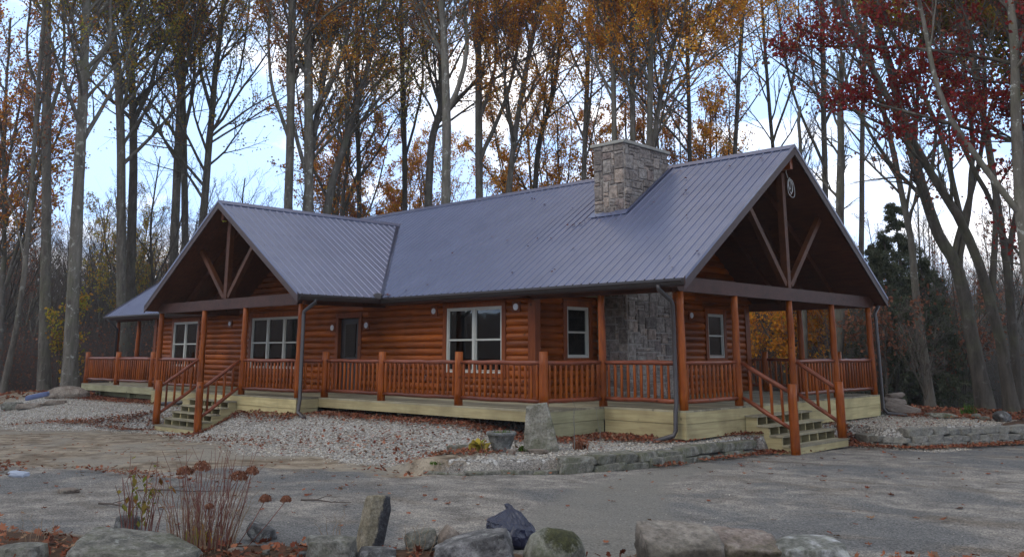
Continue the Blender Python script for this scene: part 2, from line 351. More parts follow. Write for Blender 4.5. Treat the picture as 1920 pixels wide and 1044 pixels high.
def ground_mat():
    m, nt, b = new_mat('yard_ground'); v = coords(nt)
    at = nt.nodes.new('ShaderNodeAttribute'); at.attribute_name = 'zone'
    sp = nt.nodes.new('ShaderNodeSeparateColor'); nt.links.new(at.outputs['Color'], sp.inputs[0])
    gv, dr, dt = sp.outputs[0], sp.outputs[1], sp.outputs[2]
    fine = noise(nt, v, 30, 6, .7); mid = noise(nt, v, 2.2, 6, .65, .3); big = noise(nt, v, .45, 4, .6, .6)
    litter = ramp(nt, noise(nt, v, 9, 8, .75), [(.3, (.030, .017, .010)), (.5, (.075, .042, .025)), (.7, (.13, .065, .035))])
    vo = nd(nt, 'ShaderNodeTexVoronoi', Scale=26); nt.links.new(v, vo.inputs['Vector'])
    sc = nt.nodes.new('ShaderNodeSeparateColor'); nt.links.new(vo.outputs['Color'], sc.inputs[0])
    grav = ramp(nt, sc.outputs[0], [(0, (.16, .15, .135)), (.4, (.33, .31, .285)), (1, (.52, .50, .46))])
    grav = mix(nt, grav, (.07, .06, .05), ramp(nt, vo.outputs['Distance'], [(.55, (0, 0, 0)), (.8, (.8, .8, .8))]))
    drive = ramp(nt, mid, [(.38, (.15, .138, .124)), (.5, (.215, .198, .178)), (.62, (.285, .262, .23))])
    drive = mix(nt, drive, (.12, .098, .075), ramp(nt, noise(nt, coords(nt, (.25, .9, 1)), 1.6, 5, .65, .5), [(.52, (0, 0, 0)), (.64, (.7, .7, .7))]))
    drive = mix(nt, drive, (.115, .118, .12), ramp(nt, big, [(.46, (0, 0, 0)), (.58, (.8, .8, .8))]))
    drive = mix(nt, drive, (.36, .34, .31), ramp(nt, noise(nt, v, 1.1, 5, .7, 1.2), [(.64, (0, 0, 0)), (.74, (.6, .6, .6))]))
    vo2 = nd(nt, 'ShaderNodeTexVoronoi', Scale=75); nt.links.new(v, vo2.inputs['Vector'])
    sc2 = nt.nodes.new('ShaderNodeSeparateColor'); nt.links.new(vo2.outputs['Color'], sc2.inputs[0])
    drive = mix(nt, drive, ramp(nt, sc2.outputs[0], [(0, (.35, .35, .36)), (.5, (.95, .95, .95)), (1, (1.7, 1.65, 1.6))]), .85, 'MULTIPLY')
    a2 = nt.nodes.new('ShaderNodeAttribute'); a2.attribute_name = 'strip'
    sg = ramp(nt, sc2.outputs[0], [(0, (.06, .056, .05)), (.4, (.17, .16, .14)), (1, (.36, .34, .30))]) if False else ramp(nt, noise(nt, v, 42, 5, .8), [(.3, (.06, .055, .05)), (.5, (.17, .16, .14)), (.7, (.34, .32, .28))])
    drive = mix(nt, drive, sg, a2.outputs['Fac'])
    dirt = ramp(nt, mid, [(.38, (.12, .088, .06)), (.5, (.23, .182, .13)), (.63, (.35, .29, .215))])
    dirt = mix(nt, dirt, (.25, .225, .185), ramp(nt, big, [(.45, (0, 0, 0)), (.6, (.85, .85, .85))]))
    dirt = mix(nt, dirt, (.06, .045, .035), ramp(nt, noise(nt, v, 3.1, 7, .75, .8), [(.56, (0, 0, 0)), (.66, (.8, .8, .8))]))
    dirt = mix(nt, dirt, ramp(nt, fine, [(.3, (.6, .6, .6)), (.7, (1.3, 1.3, 1.3))]), .7, 'MULTIPLY')
    def edge(f): return ramp(nt, math_(nt, 'ADD', f, math_(nt, 'MULTIPLY_ADD', fine, .5, -.25)), [(.4, (0, 0, 0)), (.6, (1, 1, 1))])
    c = mix(nt, litter, dirt, edge(dt)); c = mix(nt, c, drive, edge(dr)); c = mix(nt, c, grav, edge(gv))
    nt.links.new(c, b.inputs['Base Color']); b.inputs['Roughness'].default_value = .95; b.inputs['Specular IOR Level'].default_value = .25
    hh = math_(nt, 'ADD', math_(nt, 'MULTIPLY', vo.outputs['Distance'], gv), fine)
    bump(nt, b, hh, .7, .025); return m
M['ground'] = ground_mat()
def bag_mat():
    m, nt, b = new_mat('navy_bin_bag'); b.inputs['Base Color'].default_value = (.008, .011, .036, 1); b.inputs['Roughness'].default_value = .32
    b.inputs['Specular IOR Level'].default_value = .7
    v = coords(nt, (1, 1, .5)); n = noise(nt, v, 7, 4, .55, 2.5); bump(nt, b, n, .8, .05); return m
M['bag'] = bag_mat()
M['tarp'] = plain('blue_grey_plastic', (.16, .20, .36), .35)
M['whiteplastic'] = plain('pale_plastic', (.34, .38, .46), .5)
M['pot'] = stone_mat('weathered_pot', ((.10, .10, .095), (.17, .17, .16), (.24, .24, .23)), .2, .3, 8, False)
M['driftwood'] = wood('weathered_driftwood', ((.13, .10, .08), (.24, .20, .17), (.33, .28, .24)), (.5, 2, 4), .9, 6, False, .6)
# ------------------------------------------------------------------ the ground
def axis(lo, hi, step, far):
    core = np.arange(lo, hi + 1e-6, step); g = [];d = step
    x = 0
    while x < far:
        d *= 1.16; x += d; g.append(x)
    g = np.array(g); return np.concatenate([lo - g[::-1], core, hi + g])
GX = axis(-29, 9, .13, 300); GYY = axis(-13, 14, .13, 300)
XX, YY = np.meshgrid(GX, GYY, indexing='ij')
ZZ = ground_h(XX, YY)
def zones(x, y):
    wob = (fbm(x * .8, y * .8, 21, 4) - .5) * 1.5
    # white gravel
    yo = np.interp(x, [-30, -17.5, -15, -12.5, -10, -6.6, -4, -2.4], [-6.6, -6.5, -4.6, -3.9, -4.3, -5.3, -5.2, -5.2])
    g = sstep(-.5, .5, (y - yo) + wob) * (x < -1.9) * (x > -25 - y * .2) * (y < 1.5)
    g = np.maximum(g, (polydist(x, y, BORDER) > .12) * (x > -2.5) * (y < 2.3) * 1.0 * ((x > -1.2) | (y > -3.0) | (x < -2.2)))
    g = np.maximum(g, sstep(.4, -.1, x) * (y >= 2.3) * (y < 10.2) * (x > -3))
    g = np.maximum(g, sstep(-.5, .3, polydist(x, y, WALLR) + (y < 6.3) * .8) * (y > 4.7) * (y < 10.0 + wob) * (x > -1) * (x < 3.1))
    # driveway band
    d = sstep(-1.2, .6, -(y - np.interp(x, [-26, -12, -6, -3.4, -1.5, 0], [-13, -13, -9.4, -7.2, -5.1, -4.3])) + wob * 2.6)
    right = (polydist(x, y, BORDER) < .1) * (x > -1.5) * (y < 2.3)
    d = np.maximum(d, right * sstep(-1.9, -.6, x + 0 * y))
    d = np.maximum(d, (x > .45) * (y >= 1.8) * (polydist(x, y, WALLR) < .1) * 1.0)
    lim = sstep(9.5, 8.3, x + wob) * sstep(12.5, 10.5, y + wob)
    d = d * lim * sstep(-13.5, -11.5, y + .35 * np.minimum(x, 4) - .3 + wob * .5 + 3.0)
    # the bed by the camera with rocks and leaf litter
    bed = sstep(.25, -.25, polydist(x, y, [(9, -4.3), (6.3, -6.9), (4.9, -8.2), (3.9, -8.75), (2.6, -9.6), (1.2, -10.6), (-1, -11.7), (-9, -16)]) * -1 + wob * .25)
    dirt = sstep(-28.5, -26.0, x + wob * 2) * sstep(-15.5, -13, y + wob) * (y < 3) * (x < 2)
    bed = bed * (x > -8) * (y < -4)
    d = d * (1 - bed); dirt = dirt * (1 - bed * .75); g = g * (1 - bed)
    return np.stack([g, d, dirt], -1)
ZN = np.clip(zones(XX, YY), 0, 1)
NX, NY = XX.shape
idx = np.arange(NX * NY).reshape(NX, NY)
quads = np.stack([idx[:-1, :-1], idx[1:, :-1], idx[1:, 1:], idx[:-1, 1:]], -1).reshape(-1, 4)
VV = np.stack([XX, YY, ZZ], -1).reshape(-1, 3); ZC = ZN.reshape(-1, 3)
qz = ZC[quads].mean(1); qc = VV[quads].mean(1)
cls = np.where(qz[:, 0] > .5, 1, np.where(qz[:, 1] > .5, 2, 0))
far = np.hypot(qc[:, 0] + 8, qc[:, 1] - 4) > 85
cls = np.where(far, 3, cls)
SPL = [(1.0, -.9), (1.15, -2.4), (1.6, -4.0), (2.8, -6.0), (4.3, -7.9), (6.5, -10.5)]
SD = np.abs(polydist(XX, YY, SPL)); SW = .28 + .25 * (fbm(XX * .8, YY * .8, 61, 3) - .3) + .14 * np.clip(-YY - 2, 0, 6) * .6
SV = (sstep(SW + .12, SW - .05, SD) * .8).reshape(-1)
for k, nm in ((0, 'ground'), (1, 'gravel_bed'), (2, 'driveway'), (3, 'hills')):
    q = quads[cls == k]; u, inv = np.unique(q, return_inverse=True)
    me = mesh_np(nm, VV[u], inv.reshape(-1, 4), M['ground'], smooth=True)
    ca = me.color_attributes.new('zone', 'FLOAT_COLOR', 'POINT')
    ca.data.foreach_set('color', np.concatenate([ZC[u], np.ones((len(u), 1))], 1).astype(np.float32).ravel())
    st_ = me.attributes.new('strip', 'FLOAT', 'POINT'); st_.data.foreach_set('value', SV[u].astype(np.float32))
    prop(link(nm, me), kind='structure')

# crushed stone lying loose on the gravel bed
def scatter(n, fx, box, seed):
    r = np.random.default_rng(seed); x = r.uniform(box[0], box[1], n); y = r.uniform(box[2], box[3], n)
    k = r.random(n) < fx(x, y); return x[k], y[k], r
def pebbles(name, n, fx, box, smin, smax, mat, label, seed, lift=.25):
    x, y, r = scatter(n, fx, box, seed); n = len(x); z = ground_h(x, y)
    o = np.array([(1, 0, 0), (-1, 0, 0), (0, 1, 0), (0, -1, 0), (0, 0, 1), (0, 0, -1)], float)
    f = np.array([(0, 2, 4), (2, 1, 4), (1, 3, 4), (3, 0, 4), (2, 0, 5), (1, 2, 5), (3, 1, 5), (0, 3, 5)])
    s = r.uniform(smin, smax, n) * np.where(r.random(n) < .1, 1.6, 1)
    P = o[None] * s[:, None, None] * r.uniform(.55, 1.15, (n, 6, 3))
    a = r.uniform(0, 6.28, n); b = r.uniform(-.8, .8, n)
    ca, sa, cb, sb = np.cos(a), np.sin(a), np.cos(b), np.sin(b)
    X = P[..., 0] * cb[:, None] + P[..., 2] * sb[:, None]; Zp = -P[..., 0] * sb[:, None] + P[..., 2] * cb[:, None]; Yp = P[..., 1]
    V = np.stack([x[:, None] + X * ca[:, None] - Yp * sa[:, None], y[:, None] + X * sa[:, None] + Yp * ca[:, None], z[:, None] + Zp * .8 + s[:, None] * lift], -1).reshape(-1, 3)
    F = (f[None] + (np.arange(n) * 6)[:, None, None]).reshape(-1, 3)
    prop(link(name, mesh_np(name, V, F, mat)), label, 'gravel', None, 'stuff')
def gz(x, y):
    z = zones(x, y)[..., 0]; dep = -(x - CAM[0]) * .692 + (y - CAM[1]) * .721
    return z * np.clip(1.25 - dep / 60, .15, 1) * (.75 + .5 * (fbm(x * 2, y * 2, 4, 2)))
pebbles('loose_gravel', 150000, gz, (-26, 3.4, -7, 10.4), .011, .025, M['pebble'], 'pale crushed stone banked up along the deck', 11)
pebbles('driveway_grit', 5000, lambda x, y: np.clip(zones(x, y)[..., 1] + .6 * zones(x, y)[..., 2], 0, 1) * (.25 + .75 * (fbm(x * .7, y * .7, 8, 2) > .52)), (-18, 9, -13, 7), .004, .009, M['pebble'], 'small stray chippings strewn over the grey driveway', 12)

# fallen leaves: lobed oak and maple outlines, curled a little
def leaf_outline(kind):
    if kind == 0:   # oak
        r = [.50, .38, .48, .32, .45, .28, .36, .24, .14]; a = np.linspace(0, PI, 9)
    else:
        r = [.52, .30, .52, .28, .46, .24, .34, .18, .12]; a = np.linspace(0, PI, 9)
    pts = [(rr * math.cos(t), rr * math.sin(t) * (.75 if kind == 0 else 1.05)) for rr, t in zip(r, a)]
    pts = pts + [(p[0], -p[1]) for p in pts[-2:0:-1]]
    return np.array(pts)
def leaves(name, x, y, size, r, mat, label, zf=None, tilt=.35, lift=.012):
    n = len(x); z = ground_h(x, y) if zf is None else zf
    Vs = []; Fs = []; b = 0
    for k in (0, 1):
        m = np.arange(n) % 2 == k; nn = m.sum(); o = leaf_outline(k); q = len(o)
        s = size[m]; P = np.zeros((nn, q + 1, 3)); P[:, :q, :2] = o[None] * s[:, None, None]
        rad = np.hypot(P[..., 0], P[..., 1]); cur = r.uniform(-.2, 1.5, nn)
        P[..., 2] = cur[:, None] * P[..., 1] ** 2 / s[:, None] + cur[:, None] * .5 * P[..., 0] ** 2 / s[:, None] + r.uniform(-.06, .06, (nn, q + 1)) * s[:, None]
        tx = r.normal(0, tilt, nn); a = r.uniform(0, 6.28, nn)
        Y = P[..., 1] * np.cos(tx)[:, None] - P[..., 2] * np.sin(tx)[:, None]; Z = P[..., 1] * np.sin(tx)[:, None] + P[..., 2] * np.cos(tx)[:, None]; X = P[..., 0]
        V = np.stack([x[m][:, None] + X * np.cos(a)[:, None] - Y * np.sin(a)[:, None], y[m][:, None] + X * np.sin(a)[:, None] + Y * np.cos(a)[:, None], z[m][:, None] + Z + lift + (s * np.abs(tx) * .3)[:, None]], -1)
        f = np.array([(q, i, (i + 1) % q) for i in range(q)])
        Fs.append((f[None] + (b + np.arange(nn) * (q + 1))[:, None, None]).reshape(-1, 3)); Vs.append(V.reshape(-1, 3)); b += nn * (q + 1)
    o = link(name, mesh_np(name, np.concatenate(Vs), np.concatenate(Fs), mat))
    return prop(o, label, 'leaves', None, 'stuff')
def drift(x, y):
    c = np.zeros(np.shape(x))
    def blob(cx, cy, rx, ry, a=1., ang=0):
        dx = x - cx; dy = y - cy; u = dx * math.cos(ang) + dy * math.sin(ang); v = -dx * math.sin(ang) + dy * math.cos(ang)
        return a * np.exp(-(u / rx) ** 2 - (v / ry) ** 2)
    c = np.maximum(c, blob(-1.35, -.45, .9, .42, 1.6, .3)); c = np.maximum(c, blob(-1.8, -1.5, .6, .5, .8))
    c = np.maximum(c, .75 * np.exp(-((y + 1.95) / .42) ** 2) * (x < -2.0) * (x > -9.2))
    c = np.maximum(c, .55 * np.exp(-((y + 2.6) / .3) ** 2) * (x < -9) * (x > -12)); c = np.maximum(c, blob(-11.75, -3.1, .25, .9, 1.2))
    c = np.maximum(c, .6 * np.exp(-((y + 2.0) / .45) ** 2) * (x < -15) * (x > -24))
    c = np.maximum(c, blob(-15.2, -3.6, 1.1, .22, .9, .5)); c = np.maximum(c, blob(-16.4, -4.5, 1.6, .2, .8, .5)); c = np.maximum(c, blob(-14.8, -4.2, .9, .15, .7, .3))
    c = np.maximum(c, blob(.55, 2.1, .32, .55, 1.5, -.3)); c = np.maximum(c, blob(.1, 1.9, .4, .5, .9)); c = np.maximum(c, blob(1.05, 4.95, .5, .25, .9))
    wd = polydist(x, y, WALLR); c = np.maximum(c, 1.1 * np.exp(-((wd + .28) / .22) ** 2) * (y < 9)); c = np.maximum(c, .6 * np.exp(-((y - 9.9) / .6) ** 2) * (x > .3) * (x < 3.2))
    bd_ = polydist(x, y, BORDER); c = np.maximum(c, .55 * np.exp(-((bd_ + .22) / .13) ** 2) * (y > -5) * (fbm(x * 1.3, y * 1.3, 71, 2) > .45)); c = np.maximum(c, blob(-1.9, -4.2, .7, .5, .6))
    c = np.maximum(c, blob(-7.2, -10.0, 1.0, .5, .5)); c = np.maximum(c, blob(-4.2, -8.6, 1.2, .22, .2, .2))
    c = np.maximum(c, blob(-4.5, -3.6, 2.8, .8, .10)); c = np.maximum(c, blob(-9, -4.2, 2, .5, .10))
    return c * (.45 + .9 * fbm(x * 2.2, y * 2.2, 31, 3))
x, y, r = scatter(1100000, lambda x, y: np.clip(drift(x, y), 0, 1.2) * .6, (-25, 3.6, -11, 10.6), 41)
leaves('leaf_drift', x, y, r.uniform(.045, .095, len(x)), r, M['litter'], 'rust brown fallen leaves drifted against the deck and the stones', tilt=.45, lift=.045)
x, y, r = scatter(16000, lambda x, y: .08 - .03 * zones(x, y)[..., 0] + .08 * (fbm(x * .5, y * .5, 55, 2) > .55) * (x < 0), (-25, 9, -12, 9.5), 42)
k = np.hypot(x - CAM[0], y - CAM[1]) > 3; x = x[k]; y = y[k]
sz = np.where(x + y > 0, r.uniform(.05, .13, len(x)), r.uniform(.05, .10, len(x)))
leaves('scattered_leaves', x, y, sz, r, M['litter'], 'single fallen oak and maple leaves scattered over drive and gravel', zf=ground_h(x, y) + .03 * zones(x, y)[..., 0], tilt=.2)
x, y, r = scatter(22000, lambda x, y: .11 * zones(x, y)[..., 0] * (fbm(x * 1.1, y * 1.1, 77, 3) > .5) * (y > -6) + .15 * np.exp(-((x + .8) / .8) ** 2 - ((y + .3) / .5) ** 2), (-24, 3, -6, 9), 43)
leaves('red_leaves', x, y, r.uniform(.04, .08, len(x)), r, M['redleaf'], 'dark red maple leaves specking the pale gravel', tilt=.3, lift=.045)
def bedw(x, y):
    z = zones(x, y); return np.clip(1 - z[..., 0] - z[..., 1] - .4 * z[..., 2], 0, 1)
x, y, r = scatter(9000, lambda x, y: bedw(x, y) * .9, (-2.5, 7.5, -13, -5), 44)
leaves('rock_bed_leaves', x, y, r.uniform(.05, .12, len(x)), r, M['litter'], 'thick litter of curled brown leaves between the boulders', tilt=.6, lift=.02)
x, y, r = scatter(22000, lambda x, y: np.clip(bedw(x, y), 0, 1) * 1.0, (-45, -24, -14, 12), 45)
leaves('woodland_litter', x, y, r.uniform(.09, .18, len(x)), r, M['litter'], 'brown leaf litter on the woodland floor left of the cabin', tilt=.5)
x, y, r = scatter(9000, lambda x, y: np.clip(bedw(x, y), 0, 1) * 1.0, (-4, 12, 9.5, 20), 46)
leaves('bank_litter', x, y, r.uniform(.07, .15, len(x)), r, M['litter'], 'brown leaf litter on the bank behind the right stone wall', tilt=.5)
# ------------------------------------------------------------------ the cabin
cabin = empty('log_cabin', (0, 0, 0), 'long stained log cabin with a brown metal roof, wraparound deck and stone chimney', 'cabin')
rr = np.random.default_rng(3)
CH = .168
PROF = [(0, .010), (.10, .036), (.3, .053), (.5, .058), (.7, .053), (.9, .036)]
def log_wall(name, p0, p1, z0, ztop, openings=(), mat=None, label=None, lo=None, hi=None):
    """half-round log courses from p0 to p1 (outside is to the right of p0->p1); lo/hi give start/end distance by height"""
    p0 = np.array(p0, float); p1 = np.array(p1, float); L = np.linalg.norm(p1 - p0); d = (p1 - p0) / L; n = np.array([d[1], -d[0]])
    mb = MB(); z = z0
    while z < ztop - 1e-3:
        z1 = min(z + CH, ztop); zm = (z + z1) / 2
        a = lo(zm) if lo else 0; b = hi(zm) if hi else L
        segs = [(a, b)]
        for (u0, u1, w0, w1) in openings:
            if w0 < zm < w1:
                segs = [s for (s0, s1) in segs for s in ((s0, min(s1, u0)), (max(s0, u1), s1)) if s[1] - s[0] > .01]
        segs = [(s0 + k * (s1 - s0) / max(1, round((s1 - s0) / 3.1)), s0 + (k + 1) * (s1 - s0) / max(1, round((s1 - s0) / 3.1))) for s0, s1 in segs for k in range(max(1, round((s1 - s0) / 3.1)))]
        for s0, s1 in segs:
            if s1 - s0 < .02: continue
            vs = []
            zz = [z + f * (z1 - z) for f, _ in PROF] + [z1]; oo = [o for _, o in PROF] + [.010]
            for s in (s0, s1):
                for q, o in zip(zz, oo):
                    P = p0 + d * s + n * o; vs.append((P[0], P[1], q))
            m = len(zz); b0 = [(k, m + k, m + k + 1, k + 1) for k in range(m - 1)]
            # a backing plate closes the strip
            for s in (s0, s1):
                for q in (z, z1):
                    P = p0 + d * s - n * .09; vs.append((P[0], P[1], q))
            t = 2 * m
            b0 += [(t, t + 1, t + 3, t + 2), tuple(range(m))[::-1] + (t, t + 1)[:0]]
            mb.add(vs, b0, True)
        z = z1
    o = mb.build(name, mat, cabin)
    if label: o['label'] = label
    return o
YW = .3; YB = 8.86; XA = -4.09; XG = -3.6; XWL = -23.1; YCF = 2.5; YCR = 4.38; XCH = -3.13
W = [  # wall openings: (plane, u0, u1, z0, z1)
]
fw = lambda x: x - XWL
F_OPEN = [(fw(-21.62), fw(-19.82), .6, 2.13), (fw(-16.22), fw(-13.42), .6, 2.14), (fw(-11.52), fw(-10.58), 0, 2.02), (fw(-6.98), fw(-5.07), .6, 2.14)]
# front wall with the cross gable above it
log_wall('wall', (XWL, YW), (XA, YW), 0, 2.42, F_OPEN, M['log_x'], 'long front wall of stained half logs')
gz0 = 2.42
log_wall('wall', (XC - 3.9, YW + .004), (XC + 3.9, YW + .004), gz0, ZG - .25, (), M['log_x'], 'dark log gable wall above the left porch',
         lo=lambda z: max(0, 3.9 - (ZG - .12 - z) / S2), hi=lambda z: min(7.8, 3.9 + (ZG - .12 - z) / S2))
log_wall('wall', (XA, YW), (XA, YCF), 0, 2.45, [(1.34 - YW, 2.14 - YW, .95, 2.13)], M['log_y'], 'short side wall with one narrow window')
log_wall('wall', (XG, YCR - .3), (XG, YB), 0, 2.42, [(6.69 - YCR + .3, 7.5 - YCR + .3, .93, 2.11)], M['log_y'], 'log end wall under the right porch')
log_wall('wall', (XG, -.1), (XG, DW + .1), 2.42, ZR - .2, (), M['log_y'], 'dark log gable wall under the right roof peak',
         lo=lambda z: max(0, RY + .1 - (ZR - .12 - z) / S), hi=lambda z: min(DW + .2, RY + .1 + (ZR - .12 - z) / S))
log_wall('wall', (XG, YB), (XWL, YB), 0, 2.42, (), M['log_x'], 'plain rear log wall')
log_wall('wall', (XWL, YB), (XWL, YW), 0, 2.42, (), M['log_y'], 'left end log wall')
log_wall('wall', (XWL, DW), (XWL, 0), 2.42, ZR - .2, (), M['log_y'], 'left gable wall',
         lo=lambda z: max(0, RY - (ZR - .12 - z) / S), hi=lambda z: min(DW, RY + (ZR - .12 - z) / S))
for x0, x1, y0_, y1_, z1 in ((XA - .005, XA + .075, YW - .075, YW + .10, 2.3), (XA - .14, XA - .007, YW - .078, YW - .03, 2.3), (XWL - .075, XWL + .005, YW - .075, YW + .1, 2.3), (XWL + .007, XWL + .14, YW - .078, YW - .03, 2.3), (XG - .1, XG + .075, YB - .02, YB + .09, 2.4), (XG + .03, XG + .078, YB - .15, YB - .022, 2.4)):
    MB().box(x0, x1, y0_, y1_, 0, z1).build('corner_board', M['trim'], cabin)
# rooms seen through the glass
mb = MB(); mb.box(XWL + .2, XG - .3, 4.2, 4.3, .01, 2.4); mb.box(XWL + .2, XG - .3, YW + .1, 4.2, 2.38, 2.4)
mb.build('inner_wall', M['drywall'], cabin)
mb = MB(); mb.box(XWL + .1, XG - .12, YW + .1, YB - .1, -.02, .012); mb.build('floor', M['dark'], cabin)

# windows
def window(u, v, n_, z0, z1, units, label, plane):
    """plane 'x': wall runs along x at y=v ; 'y': wall runs along y at x=v"""
    u0, u1 = u
    def bx(mb, a0, a1, o0, o1, b0, b1):   # a along wall, o outwards, b height
        if plane == 'x': mb.box(a0, a1, v - o1, v - o0, b0, b1)
        else: mb.box(v + o0, v + o1, a0, a1, b0, b1)
    t = MB(); bx(t, u0 - .13, u0 - .002, -.02, .078, z0 - .1, z1 + .14); bx(t, u1 + .002, u1 + .13, -.02, .078, z0 - .1, z1 + .14)
    bx(t, u0 - .002, u1 + .002, -.02, .076, z1 + .002, z1 + .14); bx(t, u0 - .002, u1 + .002, -.02, .076, z0 - .1, z0 - .002)
    bx(t, u0 - .15, u1 + .15, .0, .10, z1 + .142, z1 + .17)
    w = empty_part('window', label)
    t.build('window_trim', M['trim'], w)
    f = MB(); fwid = .045; du = (u1 - u0) / units
    bx(f, u0, u0 + fwid, -.02, .062, z0, z1); bx(f, u1 - fwid, u1, -.02, .062, z0, z1)
    bx(f, u0 + fwid, u1 - fwid, -.02, .06, z1 - fwid, z1); bx(f, u0 + fwid, u1 - fwid, -.02, .06, z0, z0 + fwid)
    for k in range(1, units): bx(f, u0 + k * du - .045, u0 + k * du + .045, -.02, .064, z0 + fwid, z1 - fwid)
    f.build('window_frame', M['white'], w, .004)
    s = MB(); p = MB(); zm = z0 + (z1 - z0) * .50
    for k in range(units):
        a0 = u0 + k * du + (.045 if k == 0 else .045); a1 = u0 + (k + 1) * du - .045
        bx(s, a0, a1, 0, .045, zm - .022, zm + .022)
        for (q0, q1, o) in ((z0 + fwid, zm - .022, 0.0), (zm + .022, z1 - fwid, .012)):
            bx(s, a0, a0 + .03, -.01 + o, .03 + o, q0, q1); bx(s, a1 - .03, a1, -.01 + o, .03 + o, q0, q1)
            bx(s, a0 + .03, a1 - .03, -.01 + o, .03 + o, q0, q0 + .028) if o == 0 else bx(s, a0 + .03, a1 - .03, -.01 + o, .03 + o, q1 - .028, q1)
            bx(p, a0 + .03, a1 - .03, 0 + o, .006 + o, q0 + .0, q1 - .0)
    s.build('sash', M['white'], w, .003); p.build('pane', M['glass'], w)
    c = MB()
    for k in range(units):
        a0 = u0 + k * du
        bx(c, a0 + .10, a0 + .30, -.14, -.10, z0 + .02, z1 - .01)
    c.build('curtain', M['drywall'], w)
    return w
def empty_part(name, label=None):
    o = bpy.data.objects.new(name, None); COL.objects.link(o); o.parent = cabin
    if label: o['label'] = label
    return o
window((-21.62, -19.82), YW, 0, .6, 2.13, 2, 'double window left of the left stairs', 'x')
window((-16.22, -13.42), YW, 0, .6, 2.14, 3, 'triple window under the left gable', 'x')
window((-6.98, -5.07), YW, 0, .6, 2.14, 2, 'wide double window in the middle of the front wall', 'x')
window((1.34, 2.14), XA, 0, .95, 2.13, 1, 'narrow window left of the stone chimney', 'y')
window((6.69, 7.50), XG, 0, .93, 2.11, 1, 'narrow window under the right porch', 'y')
# front door
dr = empty_part('door', 'dark front door between two wall lights')
mb = MB(); mb.box(-11.52, -10.58, YW + .03, YW + .08, .01, 2.0); mb.build('door_leaf', M['door'], dr)
mb = MB(); mb.box(-11.30, -10.80, YW + .018, YW + .028, .95, 1.85); mb.build('pane', M['glass'], dr)
mb = MB(); mb.box(-11.65, -11.522, YW - .078, YW + .1, 0, 2.15); mb.box(-10.578, -10.45, YW - .078, YW + .1, 0, 2.15); mb.box(-11.522, -10.578, YW - .076, YW + .1, 2.022, 2.15); mb.build('door_frame', M['trim'], dr)
mb = MB(); mb.tube([(-10.66, YW + .03, 1.0), (-10.66, YW - .03, 1.0)], .025, 10); mb.tube([(-10.66, YW - .03, 1.0), (-10.66, YW - .07, 1.0)], [.012, .032], 10); mb.build('handle', M['gutter'], dr)
# round fixture plates on the wall, an outlet box
for (x, z, r_) in ((-17.6, 2.0, .075), (-11.8, 1.76, .085), (-10.22, 1.80, .085), (-7.45, 2.09, .08), (-4.6, 2.10, .085)):
    mb = MB(); mb.box(x - .12, x + .12, YW - .085, YW - .05, z - .12, z + .12); q = mb.build('fixture_block', M['trim'], cabin)
    mb = MB(); mb.tube([(x, YW - .086, z), (x, YW - .10, z)], r_ * .9, 20); mb.build('cover_plate', M['plate'], q)
mb = MB(); mb.box(XG + .05, XG + .085, 5.75, 5.97, 1.93, 2.15); q = mb.build('fixture_block', M['trim'], cabin)
mb = MB(); mb.tube([(XG + .086, 5.86, 2.04), (XG + .10, 5.86, 2.04)], .075, 20); mb.build('cover_plate', M['plate'], q)
mb = MB(); mb.box(-7.83, -7.76, YW - .09, YW - .06, .38, .52); mb.build('outlet_cover', M['plate'], cabin, .004)

# ---------------- roof
def cols(lo, hi, period=.229, rib=.046, top=.018, h=.02, phase=0.):
    """profile positions and rib heights across a ribbed metal sheet"""
    us = [lo]; hs = [0.]; k = math.floor((lo - phase) / period)
    while True:
        c = phase + k * period; k += 1
        if c > hi: break
        for du, hh in ((-rib / 2, 0), (-top / 2, h), (top / 2, h), (rib / 2, 0), (period * .33, 0), (period * .36, .004), (period * .39, 0), (period * .61, 0), (period * .64, .004), (period * .67, 0)):
            if lo < c + du < hi: us.append(c + du); hs.append(hh)
    us.append(hi); hs.append(0.)
    o = np.argsort(us, kind='stable'); return np.array(us)[o], np.array(hs)[o]
def val_y(x):   # where the cross gable meets the front slope
    a = np.abs(x - XC); return np.where(a < GW, -OY + S2 * (GW - a) / S, -OY)
nrm = math.sqrt(1 + S * S)
def slope_sheet(us, y0, y1, hs, side, off=0., thick=0.):
    """side -1 front, +1 rear: strip mesh between y0(u) and y1(u)"""
    v = []
    for u, a, b, h in zip(us, y0, y1, hs):
        for y in (a, b):
            yy = y if side < 0 else DW - y
            z = ZE + S * (y + OY) + (h + off) * nrm; v.append((u, yy, z))
    f = [(2 * i, 2 * i + 2, 2 * i + 3, 2 * i + 1) if side < 0 else (2 * i, 2 * i + 1, 2 * i + 3, 2 * i + 2) for i in range(len(us) - 1)]
    return v, f
mb = MB()
us, hs = cols(XL, XR, phase=.05)
us = np.concatenate([us, [XC - GW, XC + GW, XC]]); hs = np.concatenate([hs, [0, 0, 0]]); o = np.argsort(us, kind='stable'); us, hs = us[o], hs[o]
y0 = val_y(us); y0 = np.where(y0 > -OY, y0, -OY - .03)
mb.add(*slope_sheet(us, y0, np.full(len(us), RY), hs, -1))
mb.add(*slope_sheet(us, np.full(len(us), -OY - .03), np.full(len(us), RY), hs, 1))
main_roof = mb.build('roof', M['roof'], cabin); main_roof['label'] = 'long ribbed metal main roof'
